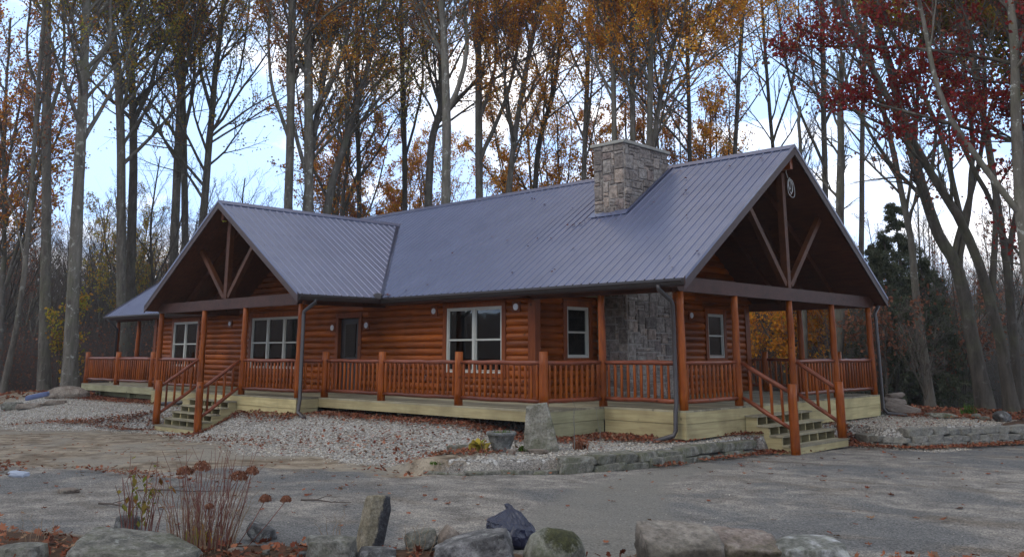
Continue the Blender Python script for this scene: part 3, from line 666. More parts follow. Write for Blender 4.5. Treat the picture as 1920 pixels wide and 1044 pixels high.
# cross gable sheets
mb = MB(); vs, hh = cols(GY, YV - .02, phase=GY + .1)
for s in (-1, 1):
    v = []
    for y, h in zip(vs, hh):
        w = GW + .03 if y < -OY else max(0.0, GW - S * (y + OY) / S2)
        for a in (w, 0.0):
            v.append((XC + s * a, y, ZE + S2 * (GW - a) + h * math.sqrt(1 + S2 * S2)))
    f = [(2 * i, 2 * i + 1, 2 * i + 3, 2 * i + 2) if s < 0 else (2 * i, 2 * i + 2, 2 * i + 3, 2 * i + 1) for i in range(len(vs) - 1)]
    mb.add(v, f)
cross_roof = mb.build('roof', M['roof'], cabin); cross_roof['label'] = 'smaller ribbed metal roof over the left gable'
# ridge caps, rake trims on top, valley flashing
mb = MB()
def cap(p0, p1, side_dir, sl, w=.17):
    p0 = np.array(p0); p1 = np.array(p1); sd = np.array(side_dir, float)
    for s in (-1, 1):
        q = sd * s * w; dz = -sl * w
        a, b = p0 + (0, 0, .036), p1 + (0, 0, .036); c, d = b + q + (0, 0, dz), a + q + (0, 0, dz)
        lo = np.array((0, 0, -.012))
        mb.add([a, b, c, d, a + lo, b + lo, c + lo, d + lo], [(0, 1, 2, 3), (7, 6, 5, 4), (3, 2, 6, 7), (0, 3, 7, 4), (1, 5, 6, 2)])
cap((XL - .01, RY, ZR), (XR + .01, RY, ZR), (0, 1, 0), S); cap((XC, GY - .01, ZG), (XC, YV + .05, ZG), (1, 0, 0), S2)
mb.build('ridge_cap', M['roof'], cabin)
mb = MB()
for s in (-1, 1):
    A = np.array((XC + s * GW, -OY, ZE)); B = np.array((XC, YV, ZG))
    up = np.array((0, 0, .027)); e1 = np.array((s * .12, 0., 0)); e2 = np.array((0, -.13, 0)); dn = np.array((0, 0, -.03))
    mb.add([A + up, B + up, B + up + e1 * .2, A + up + e1, A + up + e1 + dn], [(0, 1, 2, 3), (3, 2, 1, 0)])
    mb.add([A + up, B + up, B + up + e2, A + up + (0, -.02, 0)], [(0, 1, 2, 3), (3, 2, 1, 0)])
mb.build('valley_flashing', M['roof'], cabin)
# screws and seams along the sheets
mb = MB()
for k in range(int((XR - XL) / .229)):
    x = XL + .15 + k * .229
    for y in np.arange(.2, RY, .61):
        if y > float(val_y(np.array(x))) + .1:
            z = ZE + S * (y + OY) + .008; mb.box(x - .007, x + .007, y - .007, y + .007, z, z + .012)
for k in range(int((YV - GY) / .229)):
    y = GY + .22 + k * .229
    for a in np.arange(.3, GW, .61):
        if y < -OY or a < GW - S * (y + OY) / S2 - .1:
            z = ZE + S2 * (GW - a) + .008; mb.box(XC + a - .007, XC + a + .007, y - .007, y + .007, z, z + .012)
mb.build('roof_screw', M['gutter'], cabin)['kind'] = 'stuff'
# board ceiling under the sheets
T = .15
def slab(us, y0, side, ridge=RY):
    mb = MB(); us = list(us)
    v = []
    for u, a in zip(us, y0):
        for off in (-.012, -T):
            for y in (a, ridge - (.0 if off > -.1 else 0)):
                yy = y if side < 0 else DW - y; v.append((u, yy, ZE + S * (y + OY) + off * nrm))
    n = len(us); f = []
    for i in range(n - 1):
        a = 4 * i; b = a + 4
        q = [(a, b, b + 1, a + 1), (a + 2, a + 3, b + 3, b + 2), (a, a + 2, b + 2, b), (a + 1, b + 1, b + 3, a + 3)]
        f += q if side < 0 else [t[::-1] for t in q]
    f += [(0, 1, 3, 2), (4 * n - 4, 4 * n - 2, 4 * n - 1, 4 * n - 3)]
    mb.add(v, f); return mb
xs_l = [XL + .03, XC - GW - .02]; xs_m = list(np.linspace(XC - GW + .001, XC + GW - .001, 17)); xs_r = [XC + GW + .02, XR - .03]
for xs in (xs_l, xs_m, xs_r):
    yy = val_y(np.array(xs)); 
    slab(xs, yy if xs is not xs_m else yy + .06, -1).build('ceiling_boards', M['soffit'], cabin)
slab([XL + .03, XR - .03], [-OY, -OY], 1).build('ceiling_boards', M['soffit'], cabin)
mb = MB(); n2 = math.sqrt(1 + S2 * S2)
for s in (-1, 1):
    ys = [GY + .03, -OY - .02] + list(np.linspace(-OY, YV - .3, 12)); v = []
    for y in ys:
        w = GW if y < -OY else max(.02, GW - S * (y + OY) / S2 - .05)
        for a in (w, 0.0):
            for off in (-.012, -T): v.append((XC + s * a, y, ZE + S2 * (GW - a) + off * n2))
    n = len(ys); f = []
    for i in range(n - 1):
        a = 4 * i; b = a + 4; q = [(a, a + 2, b + 2, b), (a + 1, b + 1, b + 3, a + 3), (a, b, b + 1, a + 1)]
        f += q if s > 0 else [t[::-1] for t in q]
    f += [(0, 1, 3, 2), (4 * n - 4, 4 * n - 2, 4 * n - 1, 4 * n - 3)]
    mb.add(v, f)
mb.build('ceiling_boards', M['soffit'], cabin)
# rafters under the two open gables
def rafter(p, q, w=.11, h=.16, nm='rafter', mat=None):
    MB().obox(p, q, w, h).build(nm, mat or M['soffit'], cabin)
dz = -(T + .09) * nrm
for x in (-.95, -1.75, -2.6):
    for s in (-1, 1):
        f = lambda y: ((x, y if s < 0 else DW - y, ZE + S * (y + OY) + dz))
        rafter(f(.15), f(RY - .03))
dz2 = -(T + .09) * n2
for y in (-1.7, -.9):
    for s in (-1, 1):
        rafter((XC + s * (GW - .35), y, ZE + S2 * .35 + dz2), (XC + s * .03, y, ZG - S2 * .03 + dz2))
MB().obox((XG, RY, ZR - .42), (XR - .08, RY, ZR - .42), .12, .26).build('ridge_beam', M['post'], cabin)
MB().obox((XC, YW, ZG - .40), (XC, GY + .12, ZG - .40), .12, .24).build('ridge_beam', M['soffit'], cabin)
# rake boards with the metal edge on top
def rake(x0, thick, pts, h, nm='rake_board', axis='x'):
    mb = MB()
    for a, b in zip(pts[:-1], pts[1:]):
        if axis == 'x': P = [(x0, a[0], a[1]), (x0, b[0], b[1]), (x0, b[0], b[1] - h), (x0, a[0], a[1] - h)]; off = (thick, 0, 0)
        else: P = [(a[0], x0, a[1]), (b[0], x0, b[1]), (b[0], x0, b[1] - h), (a[0], x0, a[1] - h)]; off = (0, thick, 0)
        mb.prism(P, off)
    return mb
for x, t in ((XR, .03), (XL, -.03)):
    rake(x, t, [(-OY - .03, ZE + .02 - S * .03), (RY, ZR + .02), (DW + OY + .03, ZE + .02 - S * .03)], .235).build('rake_board', M['fascia'], cabin)
    rake(x + t, t * .4, [(-OY - .03, ZE + .045 - S * .03), (RY, ZR + .045), (DW + OY + .03, ZE + .045 - S * .03)], .07).build('rake_trim', M['roof'], cabin)
rake(GY, -.03, [(XC - GW - .03, ZE + .02 - S2 * .03), (XC, ZG + .02), (XC + GW + .03, ZE + .02 - S2 * .03)], .225, axis='y').build('rake_board', M['fascia'], cabin)
rake(GY - .03, -.012, [(XC - GW - .03, ZE + .045 - S2 * .03), (XC, ZG + .045), (XC + GW + .03, ZE + .045 - S2 * .03)], .07, axis='y').build('rake_trim', M['roof'], cabin)
# eave boards, gutters
def gutter(a, b, out):
    """K-profile trough from a to b, out = unit outward"""
    a = np.array(a, float); b = np.array(b, float); o = np.array(out, float); mb = MB()
    pr = [(0, 0), (0, -.11), (.07, -.115), (.10, -.06), (.125, -.045), (.125, -.002), (.112, -.002), (.112, -.04), (.09, -.055), (.062, -.10), (.012, -.10), (.012, 0)]
    P = [a + o * u + (0, 0, z) for u, z in pr]; mb.prism(P, b - a); return mb
e = .002
gutter((XC + GW + .14, -OY - .005, ZE - .03), (XR - .01, -OY - .005, ZE - .03), (0, -1, 0)).build('gutter', M['gutter'], cabin)
gutter((XL + .01, -OY - .005, ZE - .03), (XC - GW - .14, -OY - .005, ZE - .03), (0, -1, 0)).build('gutter', M['gutter'], cabin)
gutter((XC + GW + .005, GY + .01, ZE - .03), (XC + GW + .005, -OY - .13, ZE - .03), (1, 0, 0)).build('gutter', M['gutter'], cabin)
gutter((XC - GW - .005, GY + .01, ZE - .03), (XC - GW - .005, -OY - .13, ZE - .03), (-1, 0, 0)).build('gutter', M['gutter'], cabin)
gutter((XL + .01, DW + OY + .005, ZE - .03), (XR - .01, DW + OY + .005, ZE - .03), (0, 1, 0)).build('gutter', M['gutter'], cabin)
mb = MB()
mb.box(XL + .01, XC - GW, -OY - .004, -OY + .02, ZE - .17, ZE - .012); mb.box(XC + GW, XR - .01, -OY - .004, -OY + .02, ZE - .17, ZE - .012)
mb.box(XC + GW - .02, XC + GW + .004, GY + .01, -OY - .01, ZE - .17, ZE - .012); mb.box(XC - GW - .004, XC - GW + .02, GY + .01, -OY - .01, ZE - .17, ZE - .012)
mb.box(XL + .01, XR - .01, DW + OY - .02, DW + OY + .004, ZE - .17, ZE - .012)
mb.build('eave_board', M['fascia'], cabin)
mb = MB(); mb.prism([(XC + GW - .12, -OY - .19, ZE + .03), (XC + GW + .28, -OY - .19, ZE + .03), (XC + GW + .28, -OY - .165, ZE + .075), (XC + GW + .08, -OY - .165, ZE + .105), (XC + GW - .12, -OY - .165, ZE + .075)], (0, -.02, -.09)); mb.build('splash_guard', M['gutter'], cabin)
# flat dark soffit from wall to eave
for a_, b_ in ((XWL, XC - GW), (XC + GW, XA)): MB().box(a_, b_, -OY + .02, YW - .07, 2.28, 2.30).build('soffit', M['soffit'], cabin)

# ---------------- chimney of irregular stones
def ashlar(mb, mm, w, h, place, r, cell=.092):
    nx, nz = int(round(w / cell)), int(round(h / cell)); cw, chh = w / nx, h / nz; g = -np.ones((nx, nz), int); k = 0
    for j in range(nz):
        for i in range(nx):
            if g[i, j] >= 0: continue
            opts = [(4, 2), (5, 2), (3, 2), (2, 1), (3, 1), (4, 1), (4, 4), (4, 3), (3, 4), (2, 3), (5, 1), (5, 3), (3, 3), (3, 2)]; r.shuffle(opts)
            for a, b in list(opts) + [(2, 1), (1, 2), (1, 1)]:
                if i + a <= nx and j + b <= nz and (g[i:i + a, j:j + b] < 0).all(): break
            g[i:i + a, j:j + b] = k; k += 1
            x0, x1, z0, z1 = i * cw + r.uniform(.007, .015), (i + a) * cw - r.uniform(.007, .015), j * chh + r.uniform(.006, .014), (j + b) * chh - r.uniform(.006, .014)
            d = r.uniform(.014, .05); q = min(.016, (x1 - x0) * .25, (z1 - z0) * .25)
            base = [(x0, z0), (x1, z0), (x1, z1), (x0, z1)]; base = [(u + r.uniform(-.008, .008), v + r.uniform(-.008, .008)) for u, v in base]
            n = len(base); cx = sum(u for u, v in base) / n; cz = sum(v for u, v in base) / n
            ring1 = [(u, v, -.01) for u, v in base]; ring2 = [(u + (cx - u) * .02, v + (cz - v) * .02, d * .7) for u, v in base]
            ring3 = [(u + np.sign(cx - u) * q, v + np.sign(cz - v) * q, d + r.uniform(-.006, .006)) for u, v in base]
            V = [place(*p) for p in ring1 + ring2 + ring3]
            V.append(place(cx, cz, d + r.uniform(0, .012)))
            F = [(t, (t + 1) % 4, 4 + (t + 1) % 4, 4 + t) for t in range(4)] + [(4 + t, 4 + (t + 1) % 4, 8 + (t + 1) % 4, 8 + t) for t in range(4)] + [(8 + t, 8 + (t + 1) % 4, 12) for t in range(4)]
            mb.add(V, F)
CX0, CX1, CY0, CY1, CZ0, CZ1 = -4.04, XCH, YCF, YCR, -.65, 6.12
mb = MB()
ri = random.Random(5)
class R2:
    def shuffle(s, l): ri.shuffle(l)
    def uniform(s, a, b): return ri.uniform(a, b)
ashlar(mb, None, CX1 - CX0, CZ1 - CZ0, lambda u, v, d: (CX0 + u, CY0 - d, CZ0 + v), R2())
ashlar(mb, None, CY1 - CY0, CZ1 - CZ0, lambda u, v, d: (CX1 + d, CY0 + u, CZ0 + v), R2())
ashlar(mb, None, CX1 - CX0, 2.4, lambda u, v, d: (CX1 - u, CY1 + d, CZ1 - 2.4 + v), R2())
ashlar(mb, None, CY1 - CY0, 2.4, lambda u, v, d: (CX0 - d, CY1 - u, CZ1 - 2.4 + v), R2())
chim = mb.build('chimney', M['chimney'], cabin); chim['label'] = 'square chimney of irregular grey brown stones'
mb = MB(); mb.box(CX0, CX1, CY0, CY1, CZ0, CZ1 - .01); mb.build('mortar_core', M['mortar'], chim)
mb = MB(); mb.box(CX0 - .075, CX1 + .075, CY0 - .075, CY1 + .075, CZ1 - .005, CZ1 + .075); mb.build('chimney_cap', M['concrete'], chim, .012)
mb = MB(); q = [(-3.72, 2.98), (-3.44, 2.98), (-3.44, 3.26), (-3.72, 3.26)]
mb.prism([(x, y, CZ1 + .07) for x, y in q], (0, 0, .13)); mb.prism([(x * .8 - .716, y * .8 + .624, CZ1 + .202) for x, y in q], (0, 0, .02)); mb.build('clay_flue', M['flue'], chim)
mb = MB()
zz = lambda y: ZE + S * (y + OY)
mb.prism([(CX0 - .12, CY0 - .13, zz(CY0 - .13) + .03), (CX1 + .12, CY0 - .13, zz(CY0 - .13) + .03), (CX1 + .12, CY0 - .012, zz(CY0) + .055), (CX0 - .12, CY0 - .012, zz(CY0) + .055)], (0, 0, .015))
mb.prism([(CX1 + .045, CY0 - .1, zz(CY0 - .1) + .03), (CX1 + .13, CY0 - .1, zz(CY0 - .1) + .03), (CX1 + .13, CY1 + .05, zz(CY1 + .05) + .03), (CX1 + .045, CY1 + .05, zz(CY1 + .05) + .03)], (0, 0, .02))
mb.build('chimney_flashing', M['roof'], chim)

# ---------------- deck
def deck_outline():
    return [(DXL, 0), (DX6, 0), (DX6, DD), (-17.14, DD), (-17.14, DE), (DX3, DE), (DX3, DD), (DX1, DD), (DX1, 0), (0, 0), (0, DW), (DXL, DW)]
mb = MB(); dk = deck_outline()
def boards(x0, x1, y0, y1, along='x', w=.14, gap=.006):
    if along == 'x':
        y = y0
        while y < y1 - .02:
            mb.box(x0, x1, y, min(y + w - gap, y1), -.034, 0); y += w
    else:
        x = x0
        while x < x1 - .02:
            mb.box(x, min(x + w - gap, x1), y0, y1, -.034, 0); x += w
boards(DX6, -17.14, DD, 0, 'x'); boards(-17.14, DX3, DE, 0, 'x'); boards(DX3 + .001, DX1, DD, 0, 'x'); boards(DXL, XWL, .001, DW, 'x'); boards(XWL, XG, .001, YW + .1, 'x'); boards(XG - .5, 0, .001, DW, 'x')
mb.build('deck_boards', M['deckboard'], cabin)
P2 = [p for p in dk]
outer = []
for (ax, ay), (bx_, by) in zip(P2, P2[1:] + P2[:1]): outer.append(((ax, ay), (bx_, by)))
lower_ok = {5: 1, 6: 1, 8: 1, 9: 1, 7: 1, 4: 1, 10: 1}
lip = MB()
for i, ((ax, ay), (bx_, by)) in enumerate(outer):
    d = np.array((bx_ - ax, by - ay)); L = np.linalg.norm(d); d /= L; n = np.array((d[1], -d[0]))
    mb = MB()
    def strip(zt, zb, o0, o1, e0=0., e1=0.):
        A = np.array((ax, ay)) - d * e0; B = np.array((bx_, by)) + d * e1
        p = [A + n * o0, B + n * o0, B + n * o1, A + n * o1]
        mb.prism([(q[0], q[1], zb) for q in p], (0, 0, zt - zb))
    ncut = max(1, int(L / 3.7)); 
    conv = 0
    # full deck height at the stepped places, a single rim board elsewhere
    top_b = -.225 if i in (0, 1, 2, 6) else -.245
    for k in range(ncut):
        A = np.array((ax, ay)) + d * (L * k / ncut + (.0015 if k else .0035)); B = np.array((ax, ay)) + d * (L * (k + 1) / ncut - (0 if k < ncut - 1 else .0035))
        pz = [(A - n * .038), (B - n * .038), B, A]
        mb.prism([(q[0], q[1], top_b) for q in pz], (0, 0, -.036 - top_b))
        if i in (3, 4, 5, 7, 8, 9, 10):
            zb = {5: -.45, 7: -.53, 4: -.46, 3: -.46, 8: -.52, 9: -.53, 10: -.56}[i]
            pz = [(A - n * .046), (B - n * .046), B - n * .012, A - n * .012]
            mb.prism([(q[0], q[1], zb) for q in pz], (0, 0, top_b - .006 - zb))
    mat = M['pine2'] if i in (1, 2, 7, 10) and i != 9 else M['pine']
    mb.build('fascia_board', mat, cabin)
    A = np.array((ax, ay)); B = np.array((bx_, by)); A = A - n * .1 ; B = B - n * .1
    lp = [A, B, B + n * .125, A + n * .125]
    lip.prism([(q[0], q[1], .001) for q in lp], (0, 0, .004))
lower = [((DX1, DD), (DX1, 0)), ((DX1, 0), (0, 0)), ((0, 0), (0, 2.2)), ((0, 4.55), (0, DW))]
# corner blocks close the rim at every outside corner
for (x, y) in ((0, 0), (DX1, DD), (DX3, DE), (-17.14, DE), (DX6, DD), (0, DW)):
    sx_, sy_ = (-1, 1) if x > -17.1 and x != DX6 else (1, 1)
    if y == DW: sy_ = -1
    MB().box(min(x + .003 * sx_, x + .05 * sx_), max(x + .003 * sx_, x + .05 * sx_), min(y + .003 * sy_, y + .05 * sy_), max(y + .003 * sy_, y + .05 * sy_), -.44 if x != DX6 else -.22, -.035).build('corner_block', M['pine'], cabin)
# dark crawl space and inner posts
mb = MB()
for x in np.arange(-25.9, -.5, 2.4):
    for y in (-1.35, 1.2):
        if y < 0 and (x < DX6 + .3 or x > DX1 - .3): continue
        mb.box(x - .07, x + .07, y - .07, y + .07, -1.2, -.04)
mb.box(DX6 + .2, -17.3, DD + .55, DD + .59, -.42, -.24); mb.box(DX6 + .25, DX6 + .42, DD + .42, DD + .54, -1.2, -.24)
mb.build('support_post', M['pine2'], cabin)
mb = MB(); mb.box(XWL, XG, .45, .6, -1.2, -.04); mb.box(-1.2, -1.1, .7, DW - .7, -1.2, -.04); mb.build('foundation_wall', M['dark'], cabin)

# ---------------- log posts, beams, trusses
def log(name, p0, p1, r0, r1, parent=cabin, mat=None, sides=12, wob=.006, seed=0, tip=0, n=None):
    r = random.Random(seed * 13 + 1); p0 = np.array(p0, float); p1 = np.array(p1, float); L = np.linalg.norm(p1 - p0)
    n = n or max(4, int(L / .25)); t = np.linspace(0, 1, n + 1); pts = p0 + (p1 - p0) * t[:, None]
    rad = r0 + (r1 - r0) * t; d = (p1 - p0) / L
    for i in range(1, n):
        pts[i] += np.array([r.uniform(-wob, wob) for _ in range(3)]) * (1 - abs(d)); rad[i] *= 1 + r.uniform(-.035, .035)
    if tip:
        e = min(tip / L, .2); pts = np.concatenate([[pts[0]], [p0 + (p1 - p0) * e], pts[1:-1][(t[1:-1] > e) & (t[1:-1] < 1 - e)], [p0 + (p1 - p0) * (1 - e)], [pts[-1]]])
        rr_ = [r0 * .55, r0] + [r0 + (r1 - r0) * .5 * (1 + r.uniform(-.08, .08))] * (len(pts) - 4) + [r1, r1 * .5]; rad = np.array(rr_)
    mb = MB(); mb.tube(pts, rad, sides); return mb.build(name, mat or M['post'], parent)
POSTS = [(-.1, .1), (-.1, 2.15), (-.1, 4.6), (-.1, 6.82), (-.1, 9.06), (-2.04, 9.06), (-2.03, .1), (-17.04, -2.35), (-14.34, -2.35), (-12.09, -2.35), (-9.44, -2.35), (-26.07, .1), (-24.2, .1), (-26.07, 3.1), (-26.07, 6.1), (-26.07, 9.06), (-17.1, .0), (-5.2, 9.06)]
for k, (x, y) in enumerate(POSTS):
    if (x, y) in ((-17.1, .0),): continue
    log('post', (x, y, .001), (x, y, ZB + .01), .088, .072, seed=k, wob=.008)
MB().prism([(-.17, -.12, ZB + .10), (-.17, -.02, ZB), (-.17, 9.2, ZB), (-.17, 9.36, ZB + .13), (-.17, 9.36, ZB + .22), (-.17, 9.0, ZB + .285), (-.17, .12, ZB + .285), (-.17, -.12, ZB + .19)], (.14, 0, 0)).build('beam', M['beam'], cabin)
MB().prism([(XC - 4.05, GY + .34, ZB + .10), (XC - 3.95, GY + .34, ZB), (XC + 3.6, GY + .34, ZB), (XC + 3.72, GY + .34, ZB + .2), (XC + 3.5, GY + .34, ZB + .28), (XC - 3.8, GY + .34, ZB + .28), (XC - 4.05, GY + .34, ZB + .2)], (0, .14, 0)).build('beam', M['beam'], cabin)
MB().obox((-.18, 9.06, ZB + .11), (XG - 1.5, 9.06, ZB + .11), .13, .22).build('beam', M['soffit'], cabin)
MB().obox((-.18, .1, ZB + .09), (XA + .1, .1, ZB + .09), .13, .18).build('beam', M['soffit'], cabin)
MB().obox((XWL - .1, .1, ZB + .09), (XL + .2, .1, ZB + .09), .13, .18).build('beam', M['soffit'], cabin)
for y0_, y1_ in ((GY + .5, .2),):
    MB().obox((-9.44, y0_, ZB + .10), (-9.44, y1_, ZB + .10), .12, .2).build('beam', M['soffit'], cabin)
    MB().obox((-17.04, y0_, ZB + .10), (-17.04, y1_, ZB + .10), .12, .2).build('beam', M['soffit'], cabin)
tr = empty_part('truss', 'king post truss in the right gable')
MB().obox((-.105, 4.56, ZB + .287), (-.105, 4.56, 5.22), .16, .15, up=(0, 1, 0)).build('king_post', M['truss'], tr, .006)
MB().obox((-.11, 4.46, ZB + .36), (-.11, 2.96, 4.22), .13, .13, up=(0, 1, 0)).build('brace', M['truss'], tr, .005)
MB().obox((-.11, 4.70, ZB + .36), (-.11, 6.5, 4.36), .13, .13, up=(0, 1, 0)).build('brace', M['truss'], tr, .005)
tl = empty_part('truss', 'king post truss in the left gable')
yq = GY + .41
MB().obox((XC, yq, ZB + .283), (XC, yq, ZG - .25), .17, .14, up=(0, 1, 0)).build('king_post', M['truss'], tl, .006)
MB().obox((XC - .12, yq + .005, ZB + .33), (XC - 1.62, yq + .005, 3.98), .13, .13, up=(0, 1, 0)).build('brace', M['truss'], tl, .005)
MB().obox((XC + .12, yq + .005, ZB + .33), (XC + 1.28, yq + .005, 3.86), .13, .13, up=(0, 1, 0)).build('brace', M['truss'], tl, .005)
# cable coil and wire ends at the peaks
mb = MB(); r = random.Random(2)
for k in range(4):
    a = np.linspace(0, 2 * PI, 22); R_ = .11 + .025 * k
    mb.tube([(.01 + .012 * k, 4.80 + .03 * math.sin(k * 2.1) + (.55 + .12 * k) * R_ * math.cos(t), 5.0 - .05 * k + R_ * 1.15 * math.sin(t) + .03 * math.sin(2 * t + k * 1.7)) for t in a], .006, 5, False)
mb.tube([(0, 4.70, 5.35), (0, 4.68, 5.25), (.01, 4.74, 5.12)], .009, 5); mb.build('cable_coil', M['cable'], cabin)
mb = MB(); mb.tube([(XC + .05, yq, 4.95), (XC - .05, yq - .05, 4.96), (XC - .16, yq - .1, 4.86), (XC - .2, yq - .1, 4.74)], .008, 6); mb.tube([(XC, yq - .02, 4.95), (XC + .05, yq - .09, 4.72), (XC + .16, yq - .08, 4.72), (XC + .26, yq - .05, 4.76)], .007, 6)
w_ = mb.build('wire_end', M['cable'], cabin)
mb = MB(); mb.tube([(XC - .2, yq - .1, 4.76), (XC - .27, yq - .12, 4.68)], [.012, .03], 8); mb.tube([(XC - .2, yq - .1, 4.76), (XC - .13, yq - .12, 4.68)], [.012, .03], 8); mb.build('wire_cap', M['yellow'], w_)

# ---------------- railings
HR = .92
def dist_cam(p): return math.hypot(p[0] - CAM[0], p[1] - CAM[1])
bal_jobs = []
def railing(a, b, label=None, z0=(0, 0), slope=False, bal=True, seed=0, gapn=None):
    """a,b: (x,y) centres of the posts; z0: floor height at a and at b"""
    a3 = np.array((a[0], a[1], z0[0]), float); b3 = np.array((b[0], b[1], z0[1]), float)
    L = math.hypot(b[0] - a[0], b[1] - a[1]); h = (b3 - a3) / np.linalg.norm(b3 - a3)
    sa, sb = a3 + h * .06, b3 - h * .06
    zt, zb = (HR - .045, .16) if not slope else (.87, .17)
    mb = MB(); r = random.Random(seed)
    for z, rd in ((zt, .046), (zb, .046)):
        n = max(4, int(L / .3)); t = np.linspace(0, 1, n + 1); pts = sa + (sb - sa) * t[:, None] + np.array((0, 0, z))
        pts[1:-1, 2] += np.array([r.uniform(-.008, .008) for _ in range(n - 1)]); rad = np.array([rd * (1 + r.uniform(-.07, .07)) for _ in range(n + 1)])
        rad[0] *= .8; rad[-1] *= .8
        mb.tube(pts, rad, 10)
    o = mb.build('railing', M['beam2'], cabin)
    if label: o['label'] = label
    n = gapn or max(2, int(round((L - .1) / (.152 if not slope else .21)))) ; js = []
    for k in range(1, n):
        t = k / n; p = a3 + (b3 - a3) * t
        rd = r.uniform(.026, .036)
        js.append((p + (0, 0, zb + .01), p + (0, 0, zt - .01), rd, rd * r.uniform(.85, 1), r.randint(0, 9999)))
    bal_jobs.append((dist_cam((a3 + b3) / 2), o, js))
    return o
M['beam2'] = wood('stained_rail', ((.13, .035, .02), (.20, .055, .028), (.26, .08, .042)), (.6, .6, 2), .3, 5)
NEW = [(-24.07, -1.72), (-21.44, -1.72), (-18.79, -1.72), (-9.24, -1.72), (-7.0, -1.72), (-4.41, -1.72), (-2.03, -1.72), (-3.17, 9.06), (-1.0, 9.06)]
for k, (x, y) in enumerate(NEW):
    log('newel_post', (x, y, .001), (x, y, 1.09), .092, .085, seed=40 + k)
RAILS = [((-24.07, -1.72), (-21.44, -1.72)), ((-21.44, -1.72), (-18.79, -1.72)), ((-18.79, -1.72), (-17.04, -1.76)), ((-17.04, -2.35), (-14.34, -2.35)), ((-12.09, -2.35), (-9.44, -2.35)), ((-9.44, -2.35), (-9.24, -1.72)),
         ((-9.24, -1.72), (-7.0, -1.72)), ((-7.0, -1.72), (-4.41, -1.72)), ((-4.41, -1.72), (-2.03, -1.72)), ((-2.03, -1.72), (-2.03, .1)), ((-2.03, .1), (-.1, .1)), ((-.1, .1), (-.1, 2.15)), ((-.1, 4.6), (-.1, 6.82)), ((-.1, 6.82), (-.1, 9.06)),
         ((-.1, 9.06), (-1.0, 9.06)), ((-1.0, 9.06), (-2.04, 9.06)), ((-2.04, 9.06), (-3.17, 9.06)), ((-3.17, 9.06), (-5.2, 9.06)), ((-24.07, -1.72), (-24.12, .08)), ((-26.07, .1), (-26.07, 3.1)), ((-26.07, 3.1), (-26.07, 6.1)), ((-26.07, 6.1), (-26.07, 9.06))]
for k, (a, b) in enumerate(RAILS): railing(a, b, seed=70 + k)

# ---------------- stairs
def stairs(name_label, corner, outw, along, width, n, rise, run, nstr):
    """corner: deck edge start; outw: unit vector out; along: unit vector along the deck edge"""
    st = empty_part('stairs', name_label); c = np.array(corner, float); o = np.array(outw, float); a = np.array(along, float)
    def pt(u, v, z): q = c + o * u + a * v; return (q[0], q[1], z)
    mb = MB()
    for k in range(n):
        zt = -(k + 1) * rise; u0, u1 = k * run - .005, (k + 1) * run + .03
        for (q0, q1) in ((u0, (u0 + u1) / 2 - .003), ((u0 + u1) / 2 + .003, u1)):
            mb.prism([pt(q0, -.03, zt - .035), pt(q1, -.03, zt - .035), pt(q1, width + .03, zt - .035), pt(q0, width + .03, zt - .035)], (0, 0, .035))
    mb.build('tread', M['deckboard'], st)
    sm = MB()
    zb = -n * rise - rise * .9
    for j in range(nstr):
        v = j * (width - .04) / (nstr - 1)
        poly = [(0.003, -.02 - rise)]
        for k in range(n):
            poly.append(((k + 1) * run - .012, -(k + 1) * rise - .037))
            poly.append(((k + 1) * run - .012, -(k + 2) * rise + .001 if k < n - 1 else zb))
            if k < n - 1: pass
        poly = [(.003, -rise - .037)] + poly[1:] + [((n - 1) * run - .25, zb), (.003, -rise - .45)]
        P = [pt(u, v, z) for u, z in poly]; sm.prism(P, tuple(np.append(a[:2] * .04, 0)) if len(a) == 2 else tuple(a * .04))
    sm.build('stringer', M['pine'], st)
    rb = MB(); u = n * run - .010
    rb.prism([pt(u, .0, zb), pt(u + .03, .0, zb), pt(u + .03, width, zb), pt(u, width, zb)], (0, 0, -n * rise - .037 - zb))
    rb.build('bottom_riser', M['pine'], st)
    bk = MB()
    for k in range(n):
        u = k * run + .012
        bk.prism([pt(u, .045, -(k + 1) * rise - .16 if k < n else 0), pt(u + .012, .045, -(k + 1) * rise - .16), pt(u + .012, width - .045, -(k + 1) * rise - .16), pt(u, width - .045, -(k + 1) * rise - .16)], (0, 0, .12))
    bk.build('riser', M['pine2'], st)
    return st
stairs('wide stairs at the right gable', (0.001, 2.19), (1, 0), (0, 1), 2.38, 4, .18, .265, 7)
stairs('stairs under the left gable', (-14.30, DE - .001), (0, -1), (1, 0), 2.17, 5, .16, .222, 6)
def newel(p, zb, zt, k): return log('newel_post', (p[0], p[1], zb), (p[0], p[1], zt), .095, .088, seed=k)
newel((1.07, 2.17), -1.0, .46, 60); newel((.97, 4.54), -.72, .45, 61)
newel((-14.36, -3.52), -.80, .34, 62); newel((-12.09, -3.5), -1.0, .34, 63)
railing((-.05, 2.15), (1.07, 2.17), None, (0.02, -.60), True, seed=91); railing((-.05, 4.6), (.97, 4.54), None, (0.02, -.60), True, seed=92)
railing((-14.34, -2.40), (-14.36, -3.52), None, (.03, -.73), True, seed=93); railing((-12.09, -2.40), (-12.09, -3.5), None, (.03, -.73), True, seed=94)
